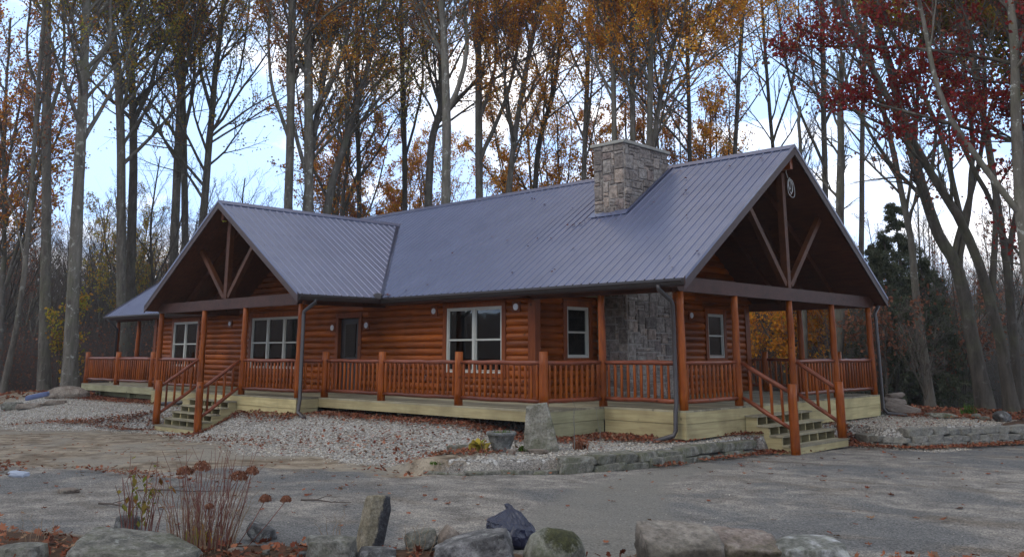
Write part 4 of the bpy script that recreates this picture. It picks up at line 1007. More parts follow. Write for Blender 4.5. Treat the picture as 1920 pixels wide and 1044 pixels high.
# balusters: the nearest hundred one by one, the rest of each section as one mesh
bal_jobs.sort(key=lambda t: t[0]); used = 0
for dist, rail, js in bal_jobs:
    if used + len(js) <= 100:
        for p, q, r0, r1, sd in js:
            log('baluster', p, q, r0, r1, rail, None, 8, .004, sd, tip=.045, n=3)
        used += len(js)
    else:
        mb = MB(); r = random.Random(int(dist * 100))
        for p, q, r0, r1, sd in js:
            t = [0, .06, .5, .94, 1]; mb.tube([np.array(p) + (np.array(q) - np.array(p)) * u for u in t], [r0 * .55, r0, (r0 + r1) / 2, r1, r1 * .5], 7)
        o = mb.build('baluster', M['post'], rail); o['kind'] = 'stuff'

# ---------------- downspouts
def pipe(name, pts, w=.085, h=.065, label=None):
    mb = MB()
    mb.tube(pts, [.045] * len(pts), 8); return mb.build(name, M['gutter'], cabin)
pipe('downspout', [(-.28, -.36, ZE - .13), (-.28, -.34, ZE - .22), (-.17, -.10, ZE - .42), (-.165, -.05, ZE - .52), (-.165, -.05, .12), (-.165, -.09, .0), (-.165, -.11, -.36), (-.19, -.15, -.45), (-.48, -.42, -.56), (-.56, -.50, -.585)])
pipe('downspout', [(XC + GW + .07, -2.30, ZE - .13), (XC + GW + .07, -2.31, ZE - .22), (-9.32, -2.36, ZE - .42), (-9.29, -2.38, ZE - .5), (-9.29, -2.38, .10), (-9.22, -2.42, -.02), (-9.22, -2.45, -.22), (-9.16, -2.49, -.32), (-8.75, -2.62, -.395), (-8.6, -2.68, -.41)])
pipe('downspout', [(XL + .35, -.34, ZE - .12), (XL + .45, -.2, ZE - .3), (-25.95, .0, ZE - .5), (-25.95, .0, -.3)])
pipe('downspout', [(.05, DW + .33, ZE - .12), (.0, DW + .1, ZE - .4), (.03, DW + .06, ZE - .5), (.03, DW + .06, -.35), (.12, DW + .1, -.47), (.55, DW + .3, -.52)])
# ------------------------------------------------------------------ rocks
def ico(n):
    t = (1 + 5 ** .5) / 2
    v = [(-1, t, 0), (1, t, 0), (-1, -t, 0), (1, -t, 0), (0, -1, t), (0, 1, t), (0, -1, -t), (0, 1, -t), (t, 0, -1), (t, 0, 1), (-t, 0, -1), (-t, 0, 1)]
    f = [(0, 11, 5), (0, 5, 1), (0, 1, 7), (0, 7, 10), (0, 10, 11), (1, 5, 9), (5, 11, 4), (11, 10, 2), (10, 7, 6), (7, 1, 8), (3, 9, 4), (3, 4, 2), (3, 2, 6), (3, 6, 8), (3, 8, 9), (4, 9, 5), (2, 4, 11), (6, 2, 10), (8, 6, 7), (9, 8, 1)]
    v = [np.array(p, float) / np.linalg.norm(p) for p in v]
    for _ in range(n):
        c = {}; g = []
        def m(a, b):
            k = (min(a, b), max(a, b))
            if k not in c: p = v[a] + v[b]; v.append(p / np.linalg.norm(p)); c[k] = len(v) - 1
            return c[k]
        for a, b, d in f:
            x, y, z = m(a, b), m(b, d), m(d, a); g += [(a, x, z), (b, y, x), (d, z, y), (x, y, z)]
        f = g
    return np.array(v), np.array(f)
ICO = {k: ico(k) for k in (1, 2, 3, 4)}
def n3(p, s):
    return (vnoise(p[:, 0] * s + 7.1, p[:, 1] * s + p[:, 2] * s * 1.7, 1) + vnoise(p[:, 1] * s - 3.3, p[:, 2] * s + p[:, 0] * s * 1.3, 2) + vnoise(p[:, 2] * s + 5, p[:, 0] * s - p[:, 1] * s * 1.2, 3)) / 3 - .5
def cube(n):
    g = np.linspace(-1, 1, n + 1); ix = {}; V = []; F = []
    def vid(p):
        k = tuple(np.round(p, 5))
        if k not in ix: ix[k] = len(V); V.append(p)
        return ix[k]
    for ax in range(3):
        for sg in (-1, 1):
            for i in range(n):
                for j in range(n):
                    q = []
                    for a, b in ((i, j), (i + 1, j), (i + 1, j + 1), (i, j + 1)):
                        p = [0, 0, 0]; p[ax] = sg; p[(ax + 1) % 3] = g[a]; p[(ax + 2) % 3] = g[b]; q.append(vid(tuple(p)))
                    F.append(q if sg > 0 else q[::-1])
    return np.array(V, float), np.array(F)
CUBE = {2: cube(4), 3: cube(8), 4: cube(20)}
def rock_shape(seed, dims, cuts=9, sub=3, rough=.06, boxy=0.0, cutd=(.55, .85)):
    r = np.random.default_rng(seed); V, F = CUBE[sub] if boxy else ICO[sub]; V = V.copy()
    if boxy:
        rd = V / np.linalg.norm(V, axis=1)[:, None] * 1.18; V = V * (.55 + .45 * boxy) + rd * (.45 - .45 * boxy)
        # skewed block: shear and taper it, then knock corners and edges off
        V[:, 0] += V[:, 2] * r.uniform(-.12, .12) + V[:, 1] * r.uniform(-.14, .14); V[:, 1] += V[:, 2] * r.uniform(-.12, .12); V *= 1 + V[:, [1, 2, 0]] * r.uniform(-.08, .08, 3)
        for _ in range(cuts):
            n = r.normal(size=3); n = np.sign(n) * np.abs(n) ** .5; n /= np.linalg.norm(n); d = np.abs(n).sum() * r.uniform(.72, .95) * (cutd[1] / 1.0 if cutd[1] > .9 else .95); s = V @ n - d
            V = V - np.where(s > 0, s * .97, 0)[:, None] * n
    else:
        for _ in range(cuts):
            n = r.normal(size=3); n /= np.linalg.norm(n); d = r.uniform(*cutd); s = V @ n - d
            V = V - np.where(s > 0, s * .95, 0)[:, None] * n
    nn = V / np.linalg.norm(V, axis=1)[:, None]
    o = r.uniform(0, 50, 3)
    V = V + nn * (n3(V + o, 2.2) * rough * 2 + n3(V + o, 6) * rough * 1.1 + n3(V + o, 14) * rough * .8 + n3(V + o, 30) * rough * .6)[:, None]
    return V * np.array(dims) / 2, F
def rot(V, rx=0, ry=0, rz=0):
    for a, (i, j) in ((rx, (1, 2)), (ry, (2, 0)), (rz, (0, 1))):
        c, s = math.cos(a), math.sin(a); W_ = V.copy(); W_[:, i] = V[:, i] * c - V[:, j] * s; W_[:, j] = V[:, i] * s + V[:, j] * c; V = W_
    return V
def rock(name, label, cat, loc, dims, mat, seed, rx=0, ry=0, rz=0, group=None, parent=None, sink=.15, smooth=False, **kw):
    V, F = rock_shape(seed, dims, **kw); V = rot(V, rx, ry, rz); V[:, 2] -= V[:, 2].min() + sink * (V[:, 2].max() - V[:, 2].min())
    o = link(name, mesh_np(name, V, F, M[mat], smooth=smooth), parent); o.location = loc
    if smooth:
        pass
    if parent is None: prop(o, label, cat, group)
    return o
G1 = 'boulders along the near edge of the drive'
cr, sr = .721, .692   # the camera's right vector on the ground
def at(x, y, dx=0, df=0):  # shift to the right / away from the camera
    X = x + dx * cr - df * sr; Y = y + dx * sr + df * cr; return (X, Y, float(ground_h(X, Y)))
RB = math.atan2(sr, cr)
def prock(label, loc, dims, mat, seed, poly, rx=0, **kw):
    """boulder whose outline across the view is poly (unit square), depth given; edges chipped"""
    return rock('boulder', label, 'boulder', loc, dims, mat, seed, rz=RB, group=G1, **kw)
K = dict(group=G1)
rock('boulder', 'big pale lichened boulder at the lower left in front of the dry stalks', 'boulder', at(1.95, -11.26, .02, .05), (1.0, .7, .40), 'rock', 101, rz=RB + .1, ry=.14, rx=.1, sub=4, cuts=11, boxy=.45, rough=.06, sink=.55, **K)
rock('boulder', 'small smooth grey boulder at the lower left corner', 'boulder', at(1.27, -11.86, -.02, .1), (.34, .3, .22), 'rock', 102, rz=RB, sub=4, cuts=6, boxy=.2, rough=.03, sink=.45, **K)
rock('boulder', 'tall slab of stone leaning right, tan on one face and dark on the other', 'boulder', at(2.97, -9.55), (.20, .20, .52), 'slab', 104, rz=RB + .62, ry=.22, rx=-.10, sub=4, cuts=7, boxy=.9, rough=.04, cutd=(.9, 1.0), sink=.17, **K)
rock('boulder', 'rounded pale boulder left of the leaning slab', 'boulder', at(3.25, -10.12, -.03), (.36, .34, .28), 'rock', 105, rz=RB, sub=4, cuts=7, boxy=.15, rough=.03, sink=.25, **K)
rock('boulder', 'low dark boulder at the foot of the leaning slab', 'boulder', at(3.46, -9.92, .02), (.3, .22, .15), 'rock_dark', 106, rz=RB, sub=3, cuts=6, boxy=.2, rough=.03, **K)
rock('boulder', 'flat grey stone with a dark hollow right of the leaning slab', 'boulder', at(3.19, -9.19), (.27, .22, .15), 'rock', 107, rz=RB + .2, ry=-.2, sub=4, cuts=11, boxy=.5, rough=.07, **K)
rock('boulder', 'small pointed tan stone behind the grey wedge', 'boulder', at(3.39, -9.04), (.18, .15, .19), 'rock_tan', 108, rz=RB + .4, ry=.6, sub=3, cuts=9, boxy=.8, rough=.04, **K)
rock('boulder', 'large dark grey wedge shaped boulder left of the bin bag', 'boulder', at(4.12, -9.42, .0, .0), (.58, .42, .27), 'wedge', 109, rz=RB, ry=-.24, sub=4, cuts=9, boxy=.75, rough=.06, sink=.2, **K)
rock('boulder', 'round boulder with a green moss patch right of the bin bag', 'boulder', at(4.53, -8.94), (.50, .44, .42), 'rock_moss', 110, rz=RB, sub=4, cuts=4, rough=.04, cutd=(.8, .98), sink=.24, **K)
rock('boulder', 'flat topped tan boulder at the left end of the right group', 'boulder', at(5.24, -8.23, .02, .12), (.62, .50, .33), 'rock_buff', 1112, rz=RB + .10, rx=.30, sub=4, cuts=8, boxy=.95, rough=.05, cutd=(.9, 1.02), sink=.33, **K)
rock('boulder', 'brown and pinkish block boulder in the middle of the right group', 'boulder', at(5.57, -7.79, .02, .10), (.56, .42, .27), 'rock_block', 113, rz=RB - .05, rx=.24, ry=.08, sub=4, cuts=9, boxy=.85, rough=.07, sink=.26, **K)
rock('boulder', 'white patched rounded boulder at the right end of the right group', 'boulder', at(5.94, -7.48, .02, .02), (.56, .42, .25), 'rock_white', 114, rz=RB, rx=.1, sub=4, cuts=8, boxy=.45, rough=.06, sink=.25, **K)
rock('boulder', 'little dark boulder peeping out behind the big lower left boulder', 'boulder', at(.44, -10.7, .1), (.2, .2, .17), 'rock_dark', 115, rz=RB, sub=3, cuts=7, boxy=.5, rough=.04, **K)
rock('boulder', 'dark green grey boulder behind the dry hydrangea', 'boulder', at(1.81, -9.93, -.02), (.24, .2, .12), 'rock_dark', 116, rz=RB, ry=.3, sub=3, cuts=7, boxy=.6, rough=.05, **K)
rock('stone', 'whitish cobble in the leaf litter below the drive', 'stone', at(2.45, -9.75, -.05), (.13, .1, .1), 'rock_white', 117, sub=2, cuts=5, boxy=.5)
rock('stone', 'thin tan stone lying in the mud by the leaves at far left', 'stone', (-3.0, -9.9, float(ground_h(-3.0, -9.9))), (.25, .2, .06), 'rock_tan', 118, sub=2, cuts=5, boxy=.8)
rr2 = np.random.default_rng(12)
# small stones through the bed, each one a thing
for k in range(26):
    t = rr2.uniform(0, 1); x = 1.0 + 3.9 * t; y = -10.75 + 2.2 * t; dx = rr2.uniform(-.3, .3); df = rr2.uniform(-.45, .12)
    p = at(x, y, dx, df); s = rr2.uniform(.04, .09)
    rock('stone', None, 'stone', p, (s * 1.3, s, s * .8), ['rock', 'rock_tan', 'rock_dark'][k % 3], 200 + k, rz=rr2.uniform(0, 6), sub=2, cuts=5, boxy=.5)
    o = bpy.context.scene.collection.objects[-1]; o['label'] = 'fist sized stone in the leaf litter between the front boulders'; o['group'] = 'small stones in the rock bed'

# ------------------------------------------------------------------ bin bag
def bag():
    V, F = ICO[4]; V = V.copy(); rb = np.random.default_rng(8)
    for _ in range(14):
        n = rb.normal(size=3); n[2] *= .5; n /= np.linalg.norm(n); s_ = V @ n - rb.uniform(.80, .92); V = V - np.where((s_ > 0) & (V[:, 2] < .75), s_ * .9, 0)[:, None] * n
    a = np.arctan2(V[:, 1], V[:, 0]); z = V[:, 2]
    bx = 1 / np.maximum(np.abs(np.cos(a - .3)), np.abs(np.sin(a - .3))) ** .45
    up = np.clip((z + .05) / .85, 0, 1)
    prof = np.interp(z, [-1, -.92, -.6, -.1, .25, .5, .7, .84, .9, .95, .98, 1], [.0, .70, .95, 1.0, .98, .80, .50, .29, .20, .15, .13, .10])
    up = up ** 1.8; side = .6 + .4 * np.cos(a - .2)
    pleat = 1 + up * side * (.30 * (1 - np.abs(np.sin(a * 4 + 1.2 * np.sin(a * 2) + z * 1.5))) ** 2 + .16 * (1 - np.abs(np.sin(a * 9 + 2 + z * 2))) ** 2 - .1) + .03 * np.sin(a * 3 + z * 4) * (1 - up)
    R_ = prof * bx * pleat
    X = R_ * np.cos(a); Y = R_ * np.sin(a); Z = np.interp(z, [-1, -.6, -.1, .25, .5, .7, .84, .9, .95, .98, 1], [0, .14, .36, .52, .64, .75, .83, .87, .90, .98, 1.0])
    P = np.stack([X * .215, Y * .19, Z * .37], 1)
    P[:, 0] -= np.clip(Z - .45, 0, 1) * .10; P[:, 0] += .03 * np.sin(Z * 9) * (Z > .6); P[:, 2] += n3(P * 9, 1) * .03 - np.clip(X, 0, 1) * .05 * (1 - up); P[:, :2] *= (1 + n3(P * 12 + 3, 1) * .2)[:, None]
    return P, F
ICO[5] = ico(5); ICO[4], K4 = ICO[5], ICO[4]
P, F = bag(); ICO[4] = K4; P = rot(P, 0, 0, RB)
bg = empty('bin_bag', at(3.66, -8.56, .02, .02), 'dark navy plastic bin bag tied at the neck beside the mossy boulder', 'bin bag')
link('bag_body', mesh_np('bag_body', P, F, M['bag'], smooth=True), bg)

# ------------------------------------------------------------------ stone edging and dry stone wall
def along(poly, s):
    d = 0
    for (ax, ay), (bx_, by) in zip(poly[:-1], poly[1:]):
        L = math.hypot(bx_ - ax, by - ay)
        if s <= d + L or (bx_, by) == poly[-1]:
            t = (s - d) / L; return ax + (bx_ - ax) * t, ay + (by - ay) * t, math.atan2(by - ay, bx_ - ax)
        d += L
def plen(p): return sum(math.hypot(b[0] - a[0], b[1] - a[1]) for a, b in zip(p[:-1], p[1:]))
def stonewall(root, poly, s0, s1, courses, mat, seed, off=.0):
    r = random.Random(seed)
    for c, (zb, h, l0, l1, wd, o_) in enumerate(courses):
        s = s0 + r.uniform(0, .15)
        while s < s1:
            L = r.uniform(l0, l1); L = min(L, s1 - s + .05)
            if L < .1: break
            if r.random() < .07 and c: s += L; continue
            x, y, a = along(poly, s + L / 2); nx, ny = -math.sin(a), math.cos(a)
            X, Y = x + nx * (o_ + off), y + ny * (o_ + off); hh = h * r.uniform(.75, 1.2)
            z = float(drive_h(X - nx * .3, Y - ny * .3)) + zb + r.uniform(-.01, .01)
            V, F = rock_shape(seed * 100 + int(s * 50) + c, (L * 1.0, wd * r.uniform(.85, 1.1), hh * 1.08), cuts=7, sub=3, boxy=.95, rough=.04, cutd=(.9, 1.08))
            V = rot(V, r.uniform(-.08, .08), r.uniform(-.05, .05), a + r.uniform(-.14, .14)); V[:, 2] += hh / 2
            o = link('stone', mesh_np('stone', V, F, M[mat]), root); o.location = (X, Y, z)
            s += L * r.uniform(.92, 1.03)
ed = empty('stone_edging', (0, 0, 0), 'two course edging of mossy stone blocks round the gravel at the deck corner', 'stone edging')
L0 = plen(BORDER)
stonewall(ed, BORDER, 3.2, L0 - .35, [(-.03, .14, .35, .65, .26, -.02), (.11, .13, .4, .75, .30, .05)], 'edging', 5)
stonewall(ed, BORDER, 1.0, 3.3, [(-.06, .10, .4, .8, .2, .0)], 'edging', 6)
wl = empty('dry_stone_wall', (0, 0, 0), 'low dry stone wall curving round the gravel right of the wide stairs', 'stone wall')
L1 = plen(WALLR)
stonewall(wl, WALLR, .35, L1 - 2.2, [(-.03, .13, .22, .42, .25, -.05)], 'wallstone', 7)
stonewall(wl, WALLR, .1, L1 - 2.2, [(.10, .14, .3, .55, .3, .02)], 'wallstone', 8)
stonewall(wl, WALLR, 1.45, L1 - 2.2, [(.25, .14, .3, .55, .32, .1)], 'wallstone', 9)

def gz1(x, y): return (x, y, float(ground_h(x, y)))
for k, (x, y, d, m_, rz_, lb) in enumerate([(-1.98, -3.62, (.36, .28, .07), 'rock_tan', .3, 'square tan paving piece tipped against the planted bed'), (-2.2, -3.62, (.45, .2, .1), 'rock', .9, 'long grey slab at the left tip of the planted bed'),
                              (-2.0, -4.3, (.2, .13, .09), 'rock', .2, 'whitish cobble at the outer end of the edging'), (-1.75, -4.25, (.2, .12, .07), 'rock', 2, 'second whitish cobble beside the outer cobble'), (-2.55, -3.2, (.7, .12, .08), 'edging', .75, 'narrow mossy kerb stone at the gravel edge'), (-.95, -3.75, (.14, .12, .1), 'rock_tan', 1, 'small reddish stone right of the hosta'), (-.75, -3.3, (.32, .18, .08), 'rock_tan', .5, 'flat buff stone between pot and standing stone')]):
    rock('stone', lb, 'stone', gz1(x, y), d, m_, 300 + k, rz=rz_, rx=.25 if k == 0 else 0, sub=3, boxy=.8, cuts=6, rough=.04, group=None)
# standing stone
rock('standing_stone', 'upright mossy block of stone standing before the deck corner', 'standing stone', gz1(-1.01, -2.9), (.56, .42, .78), 'pot', 131, rz=RB, sub=4, cuts=4, boxy=.8, rough=.05, cutd=(.95, 1.15), sink=.04)
o = COL.objects[-1]; me = o.data; vv = np.empty(len(me.vertices) * 3, np.float32); me.vertices.foreach_get('co', vv); vv = vv.reshape(-1, 3)
t = (vv[:, 2] - vv[:, 2].min()) / np.ptp(vv[:, 2]); vv[:, :2] *= (1.08 - .45 * t)[:, None]; vv[:, 0] -= .10 * t * cr; vv[:, 1] -= .10 * t * sr; me.vertices.foreach_set('co', vv.ravel()); me.update()
me.materials[0] = stone_mat('standing_stone_rock', ((.12, .11, .08), (.21, .195, .155), (.31, .29, .24)), .8, .3, 4, False)
mb = MB(); mb.tube([(-1.04, -2.9, .06), (-1.04, -2.9, .115)], [.04, .03], 8); mb.tube([(-1.05, -2.9, .10), (-.90, -2.85, .10)], .012, 6)
tp = mb.build('iron_spout', M['gutter']); prop(tp, 'small dark iron fitting on top of the standing stone', 'fitting')
# planter
pl = empty('flower_pot', gz1(-1.43, -3.48), 'round weathered grey flower pot with a rolled rim before the deck', 'flower pot')
mb = MB(); n = 28
prof = [(.13, 0), (.15, .02), (.145, .04), (.20, .17), (.235, .27), (.26, .28), (.26, .32), (.245, .33), (.225, .32), (.215, .27)]
v = []; 
for rd, z in prof:
    for k in range(n):
        a = 2 * PI * k / n; f = 1 + (.03 * math.cos(a * 9) if .03 < z < .25 else 0); v.append((rd * f * math.cos(a), rd * f * math.sin(a), z))
fc = [(i * n + k, i * n + (k + 1) % n, (i + 1) * n + (k + 1) % n, (i + 1) * n + k) for i in range(len(prof) - 1) for k in range(n)]
mb.add(v, fc, True); mb.build('pot_body', M['pot'], pl)
mb = MB(); mb.tube([(0, 0, .25), (0, 0, .285)], .222, 20); mb.build('soil', M['dark'], pl)
def blades(name, parent, n, R_, h, w, mat, seed, droop=1., loc=None, curl=None):
    r = np.random.default_rng(seed); V = []; F = []
    for k in range(n):
        a = r.uniform(0, 6.28); rd = r.uniform(0, R_); L = h * r.uniform(.5, 1.1); ww = w * r.uniform(.6, 1.1); o = r.uniform(.15, .8) * droop
        bx_, by = rd * math.cos(a * 1.7), rd * math.sin(a * 1.7); b = len(V); m = 5
        for i in range(m):
            t = i / (m - 1); x = bx_ + math.cos(a) * L * o * t * t; y = by + math.sin(a) * L * o * t * t; z = L * (t - .45 * o * t * t); q = ww * math.sin(PI * min(.97, t * .9 + .08)) * .5
            V += [(x - math.sin(a) * q, y + math.cos(a) * q, z + q * .3), (x + math.sin(a) * q, y - math.cos(a) * q, z + q * .3)]
        F += [(b + 2 * i, b + 2 * i + 1, b + 2 * i + 3, b + 2 * i + 2) for i in range(m - 1)]
    o = link(name, mesh_np(name, np.array(V), np.array(F), mat, smooth=True), parent)
    if loc: o.location = loc
    return o
o = blades('sprig', pl, 40, .2, .09, .02, M['lf_green'], 5); o.location = (.08, .02, .28)
o = blades('dry_stem', pl, 50, .17, .10, .008, M['stalk_tan'], 6); o.location = (-.05, 0, .28)
for nm, lb, cat, loc, args, mt in (('hosta', 'wilting yellow and green hosta beside the flower pot', 'plant', gz1(-1.62, -3.83), (26, .16, .26, .13), 'lf_hosta'),
                               ('daylily', 'clump of green strap leaves above the right stone wall', 'plant', gz1(1.75, 10.5), (70, .22, .36, .03), 'lf_green'),
                               ('grass_tuft', 'small green tuft at the foot of the mossy edging', 'plant', gz1(-1.35, -5.0), (50, .12, .07, .015), 'lf_green'),
                               ('grass_tuft', 'low green weed strip on the gravel edge left of the flower pot', 'plant', gz1(-2.35, -3.3), (90, .28, .06, .015), 'lf_green'),
                               ('grass_tuft', 'green weed right of the flower pot base', 'plant', gz1(-1.12, -3.25), (40, .1, .12, .03), 'lf_green'),
                               ('weed', 'flattened yellow green weed on the dirt at the far left', 'plant', gz1(-8.3, -9.6), (60, .3, .1, .03), 'lf_hosta')):
    o = blades(nm, None, *args, M[mt], hash(lb) % 1000 if False else len(lb) * 7, loc=loc, droop=1.3 if nm == 'hosta' else 1.); prop(o, lb, cat)
# bare stakes and dead stems near the pot
def stems(mb, n, R_, h, r, seed, lean=.3, rad=.004, kink=.02, base=(0, 0)):
    rg = np.random.default_rng(seed); tips = []
    for k in range(n):
        a = rg.uniform(0, 6.28); rd = R_ * math.sqrt(rg.random()); L = h * rg.uniform(.5, 1.05); l = lean * rg.uniform(.1, 1) * (rd / R_ + .2)
        m = 6; pts = []
        for i in range(m):
            t = i / (m - 1); pts.append((base[0] + rd * math.cos(a) + L * l * t ** 1.3 * math.cos(a) + rg.normal(0, kink) * t, base[1] + rd * math.sin(a) + L * l * t ** 1.3 * math.sin(a) + rg.normal(0, kink) * t, L * t))
        mb.tube(pts, [rad * (1 - .6 * i / (m - 1)) for i in range(m)], 5, False); tips.append(pts[-1])
    return tips
for (x, y, h, lb) in ((-1.85, -2.7, .72, 'thin grey stake standing in the gravel left of the flower pot'), (-1.2, -4.1, .55, 'bent dry stem rising beside the hosta'), (-.55, -2.6, .9, 'tall dead stem right of the standing stone'), (-.35, -2.1, .8, 'leaning dead stem before the low deck corner')):
    mb = MB(); stems(mb, 2 if 'stake' not in lb else 1, .04, h, 0, int(h * 100), .35 if 'stake' not in lb else .02, .006); o = mb.build('withered_plant', M['twig_grey'] if 'dead' in lb else M['twig']); o.location = gz1(x, y); prop(o, lb, 'withered plant')
o = blades('dead_plant', None, 60, .14, .2, .05, M['lf_brown'], 15, loc=gz1(-.62, -2.35)); prop(o, 'withered dark plant right of the standing stone', 'plant')

# dried hydrangea in front
hy = empty('dried_hydrangea', at(1.79, -10.52, 0, .0), 'dried hydrangea bush with red brown stalks and brown flower heads', 'shrub')
mb = MB(); tips = stems(mb, 80, .26, .82, 0, 3, .30, .0038, .03); mb.build('stem', M['stalk'], hy)
mb = MB(); stems(mb, 90, .30, .55, 0, 9, .45, .003, .03); mb.build('dry_stem', M['stalk_tan'], hy)
def head(loc, R_, seed):
    r = np.random.default_rng(seed); n = 240; d = r.normal(size=(n, 3)); d /= np.linalg.norm(d, axis=1)[:, None]; d[:, 2] = np.abs(d[:, 2]) * 1.0 - .3
    c = d * R_ * r.uniform(.75, 1.05, n)[:, None]; s = r.uniform(.008, .014, n); u = r.normal(size=(n, 3)); u -= (u * d).sum(1)[:, None] * d * .7; u /= np.linalg.norm(u, axis=1)[:, None]; w = np.cross(d, u)
    V = np.stack([c + u * s[:, None], c + w * s[:, None], c - u * s[:, None], c - w * s[:, None]], 1).reshape(-1, 3)
    o = link('flower_head', mesh_np('flower_head', V, np.arange(n * 4).reshape(-1, 4), M['lf_brown']), hy); o.location = loc
def hp(dx, z, df=0): return (dx * cr - df * sr, dx * sr + df * cr, z)
for k, (px, py, R_) in enumerate([(342, 887, .075), (369, 880, .085), (437, 899, .08), (469, 886, .062), (494, 938, .055), (530, 941, .048), (393, 950, .04)]):
    dx = (px - 380) * .0047; z = (1028 - py) * .0047 / 1.02; p = hp(dx, z, (k % 3 - 1) * .06); head(p, R_, k)
    mb = MB(); mb.tube([hp(dx * .55, 0), hp(dx * .8, z * .5), (p[0], p[1], p[2] - .01)], .0035, 5); mb.build('stem', M['stalk'], hy)
o = blades('foliage', hy, 22, .2, .16, .03, M['lf_olive'], 8); o.location = (0, 0, .05)
lk = empty('leafy_stalks', at(1.06, -10.76, .0, .0), 'clump of red stemmed stalks with fading green leaves left of the hydrangea', 'shrub')
mb = MB(); tp = stems(mb, 26, .17, .72, 0, 21, .25, .005, .02); mb.build('stem', M['stalk'], lk)
r = np.random.default_rng(4); V = []; F = []
for k in range(75):
    t = tp[r.integers(len(tp))]; f = r.uniform(.35, 1); c = np.array(t) * f; L = r.uniform(.05, .1); a = r.uniform(0, 6.28); d = np.array((math.cos(a) * .6, math.sin(a) * .6, -.8 if r.random() < .7 else .3)); w = np.array((-math.sin(a), math.cos(a), 0)) * L * .25; b = len(V)
    V += [c, c + d * L * .5 + w, c + d * L, c + d * L * .5 - w]; F.append((b, b + 1, b + 2, b + 3))
link('foliage', mesh_np('foliage', np.array(V), np.array(F), leaf_mat('fading_leaves', [(0, (.12, .15, .03)), (.6, (.20, .20, .05)), (1, (.20, .09, .03))])), lk)
for k, (x, y, n, h, lb) in enumerate([(.55, -11.5, 7, .35, 'few withered stalks behind the lower left corner boulder'), (2.35, -9.55, 8, .3, 'thin sprawling weed right of the hydrangea'), (3.35, -9.35, 9, .26, 'straw coloured dead grass stems right of the leaning slab')]):
    mb = MB(); stems(mb, n, .1, h, 0, 60 + k, .5, .003, .02); o = mb.build('dry_weed', M['stalk_tan']); o.location = gz1(x, y); prop(o, lb, 'dry weed')
# fallen sticks on the drive
for k, (x, y, L, a, lb) in enumerate([(-1.9, -8.9, 1.3, .5, 'long thin fallen branch lying on the dirt behind the stalks'), (.3, -8.2, .8, .2, 'forked fallen twig on the drive behind the hydrangea'), (-1.2, -10.0, .9, .1, 'curved fallen twig at the left of the drive')]):
    mb = MB(); c, s = math.cos(a), math.sin(a)
    mb.tube([(-L / 2 * c, -L / 2 * s, .01), (-L * .2 * c, -L * .2 * s, .03), (L * .1 * c - .02, L * .1 * s + .03, .02), (L / 2 * c, L / 2 * s, .05)], [.012, .010, .007, .003], 6)
    mb.tube([(-L * .2 * c, -L * .2 * s, .03), (-L * .05 * c - .1, -L * .05 * s + .12, .06), (.1 * c - .2, .1 * s + .22, .03)], [.006, .004, .002], 5); mb.tube([(L * .1 * c, L * .1 * s, .02), (L * .3 * c + .05, L * .3 * s - .1, .07)], [.005, .002], 5)
    o = mb.build('fallen_branch', M['twig']); o.location = gz1(x, y); prop(o, lb, 'branch')
# things at the left end
o = rock('plastic_roll', None, None, gz1(-22.3, -3.9), (.72, .26, .16), 'tarp', 401, rz=RB + .1, ry=-.22, sub=3, cuts=3, boxy=.4, rough=.05, sink=-.5, smooth=True); prop(o, 'blue grey roll of plastic lying on the flat stones at far left', 'plastic roll')
for k, (x, y, d, m_, lb) in enumerate([(-22.2, -4.1, (.8, .4, .16), 'rock_tan', 'flat tan rock under the plastic roll'), (-22.9, -4.4, (.6, .4, .25), 'rock', 'grey rock left of the plastic roll'), (-21.7, -3.5, (.6, .3, .15), 'rock_tan', 'slanting tan slab right of the plastic roll'), (-23.4, -5.0, (.5, .4, .3), 'rock', 'small grey block at the left edge of the picture')]):
    rock('rock', lb, 'rock', gz1(x, y), d, m_, 410 + k, rz=RB + .1, sub=3, cuts=7, boxy=.4)
rock('sand_heap', 'pale heap of sand on the crest beside the left deck', 'sand heap', gz1(-23.3, -2.6), (1.5, 1.0, .7), 'rock_tan', 420, rz=RB, sub=4, cuts=1, rough=.08, smooth=True, sink=.45)
o = rock('plastic_sheet', None, None, gz1(-5.35, -9.75), (.27, .2, .07), 'whiteplastic', 421, rz=RB, ry=.12, sub=3, cuts=8, boxy=.5, rough=.16, sink=.2); prop(o, 'scrap of pale bluish plastic by the leaf heap at far left', 'plastic scrap')
rock('rock', 'smooth tan rock half buried in the dirt at far left', 'rock', gz1(-8.9, -9.75), (.45, .3, .18), 'rock_tan', 422, rz=1, sub=3, cuts=4)
mb = MB(); mb.tube([(-14.9, -2.2, -.28), (-15.3, -2.5, -.33), (-15.7, -2.8, -.36)], .06, 10); o = mb.build('drain_pipe', M['gutter']); prop(o, 'short dark drain pipe poking out under the deck by the left stairs', 'pipe')
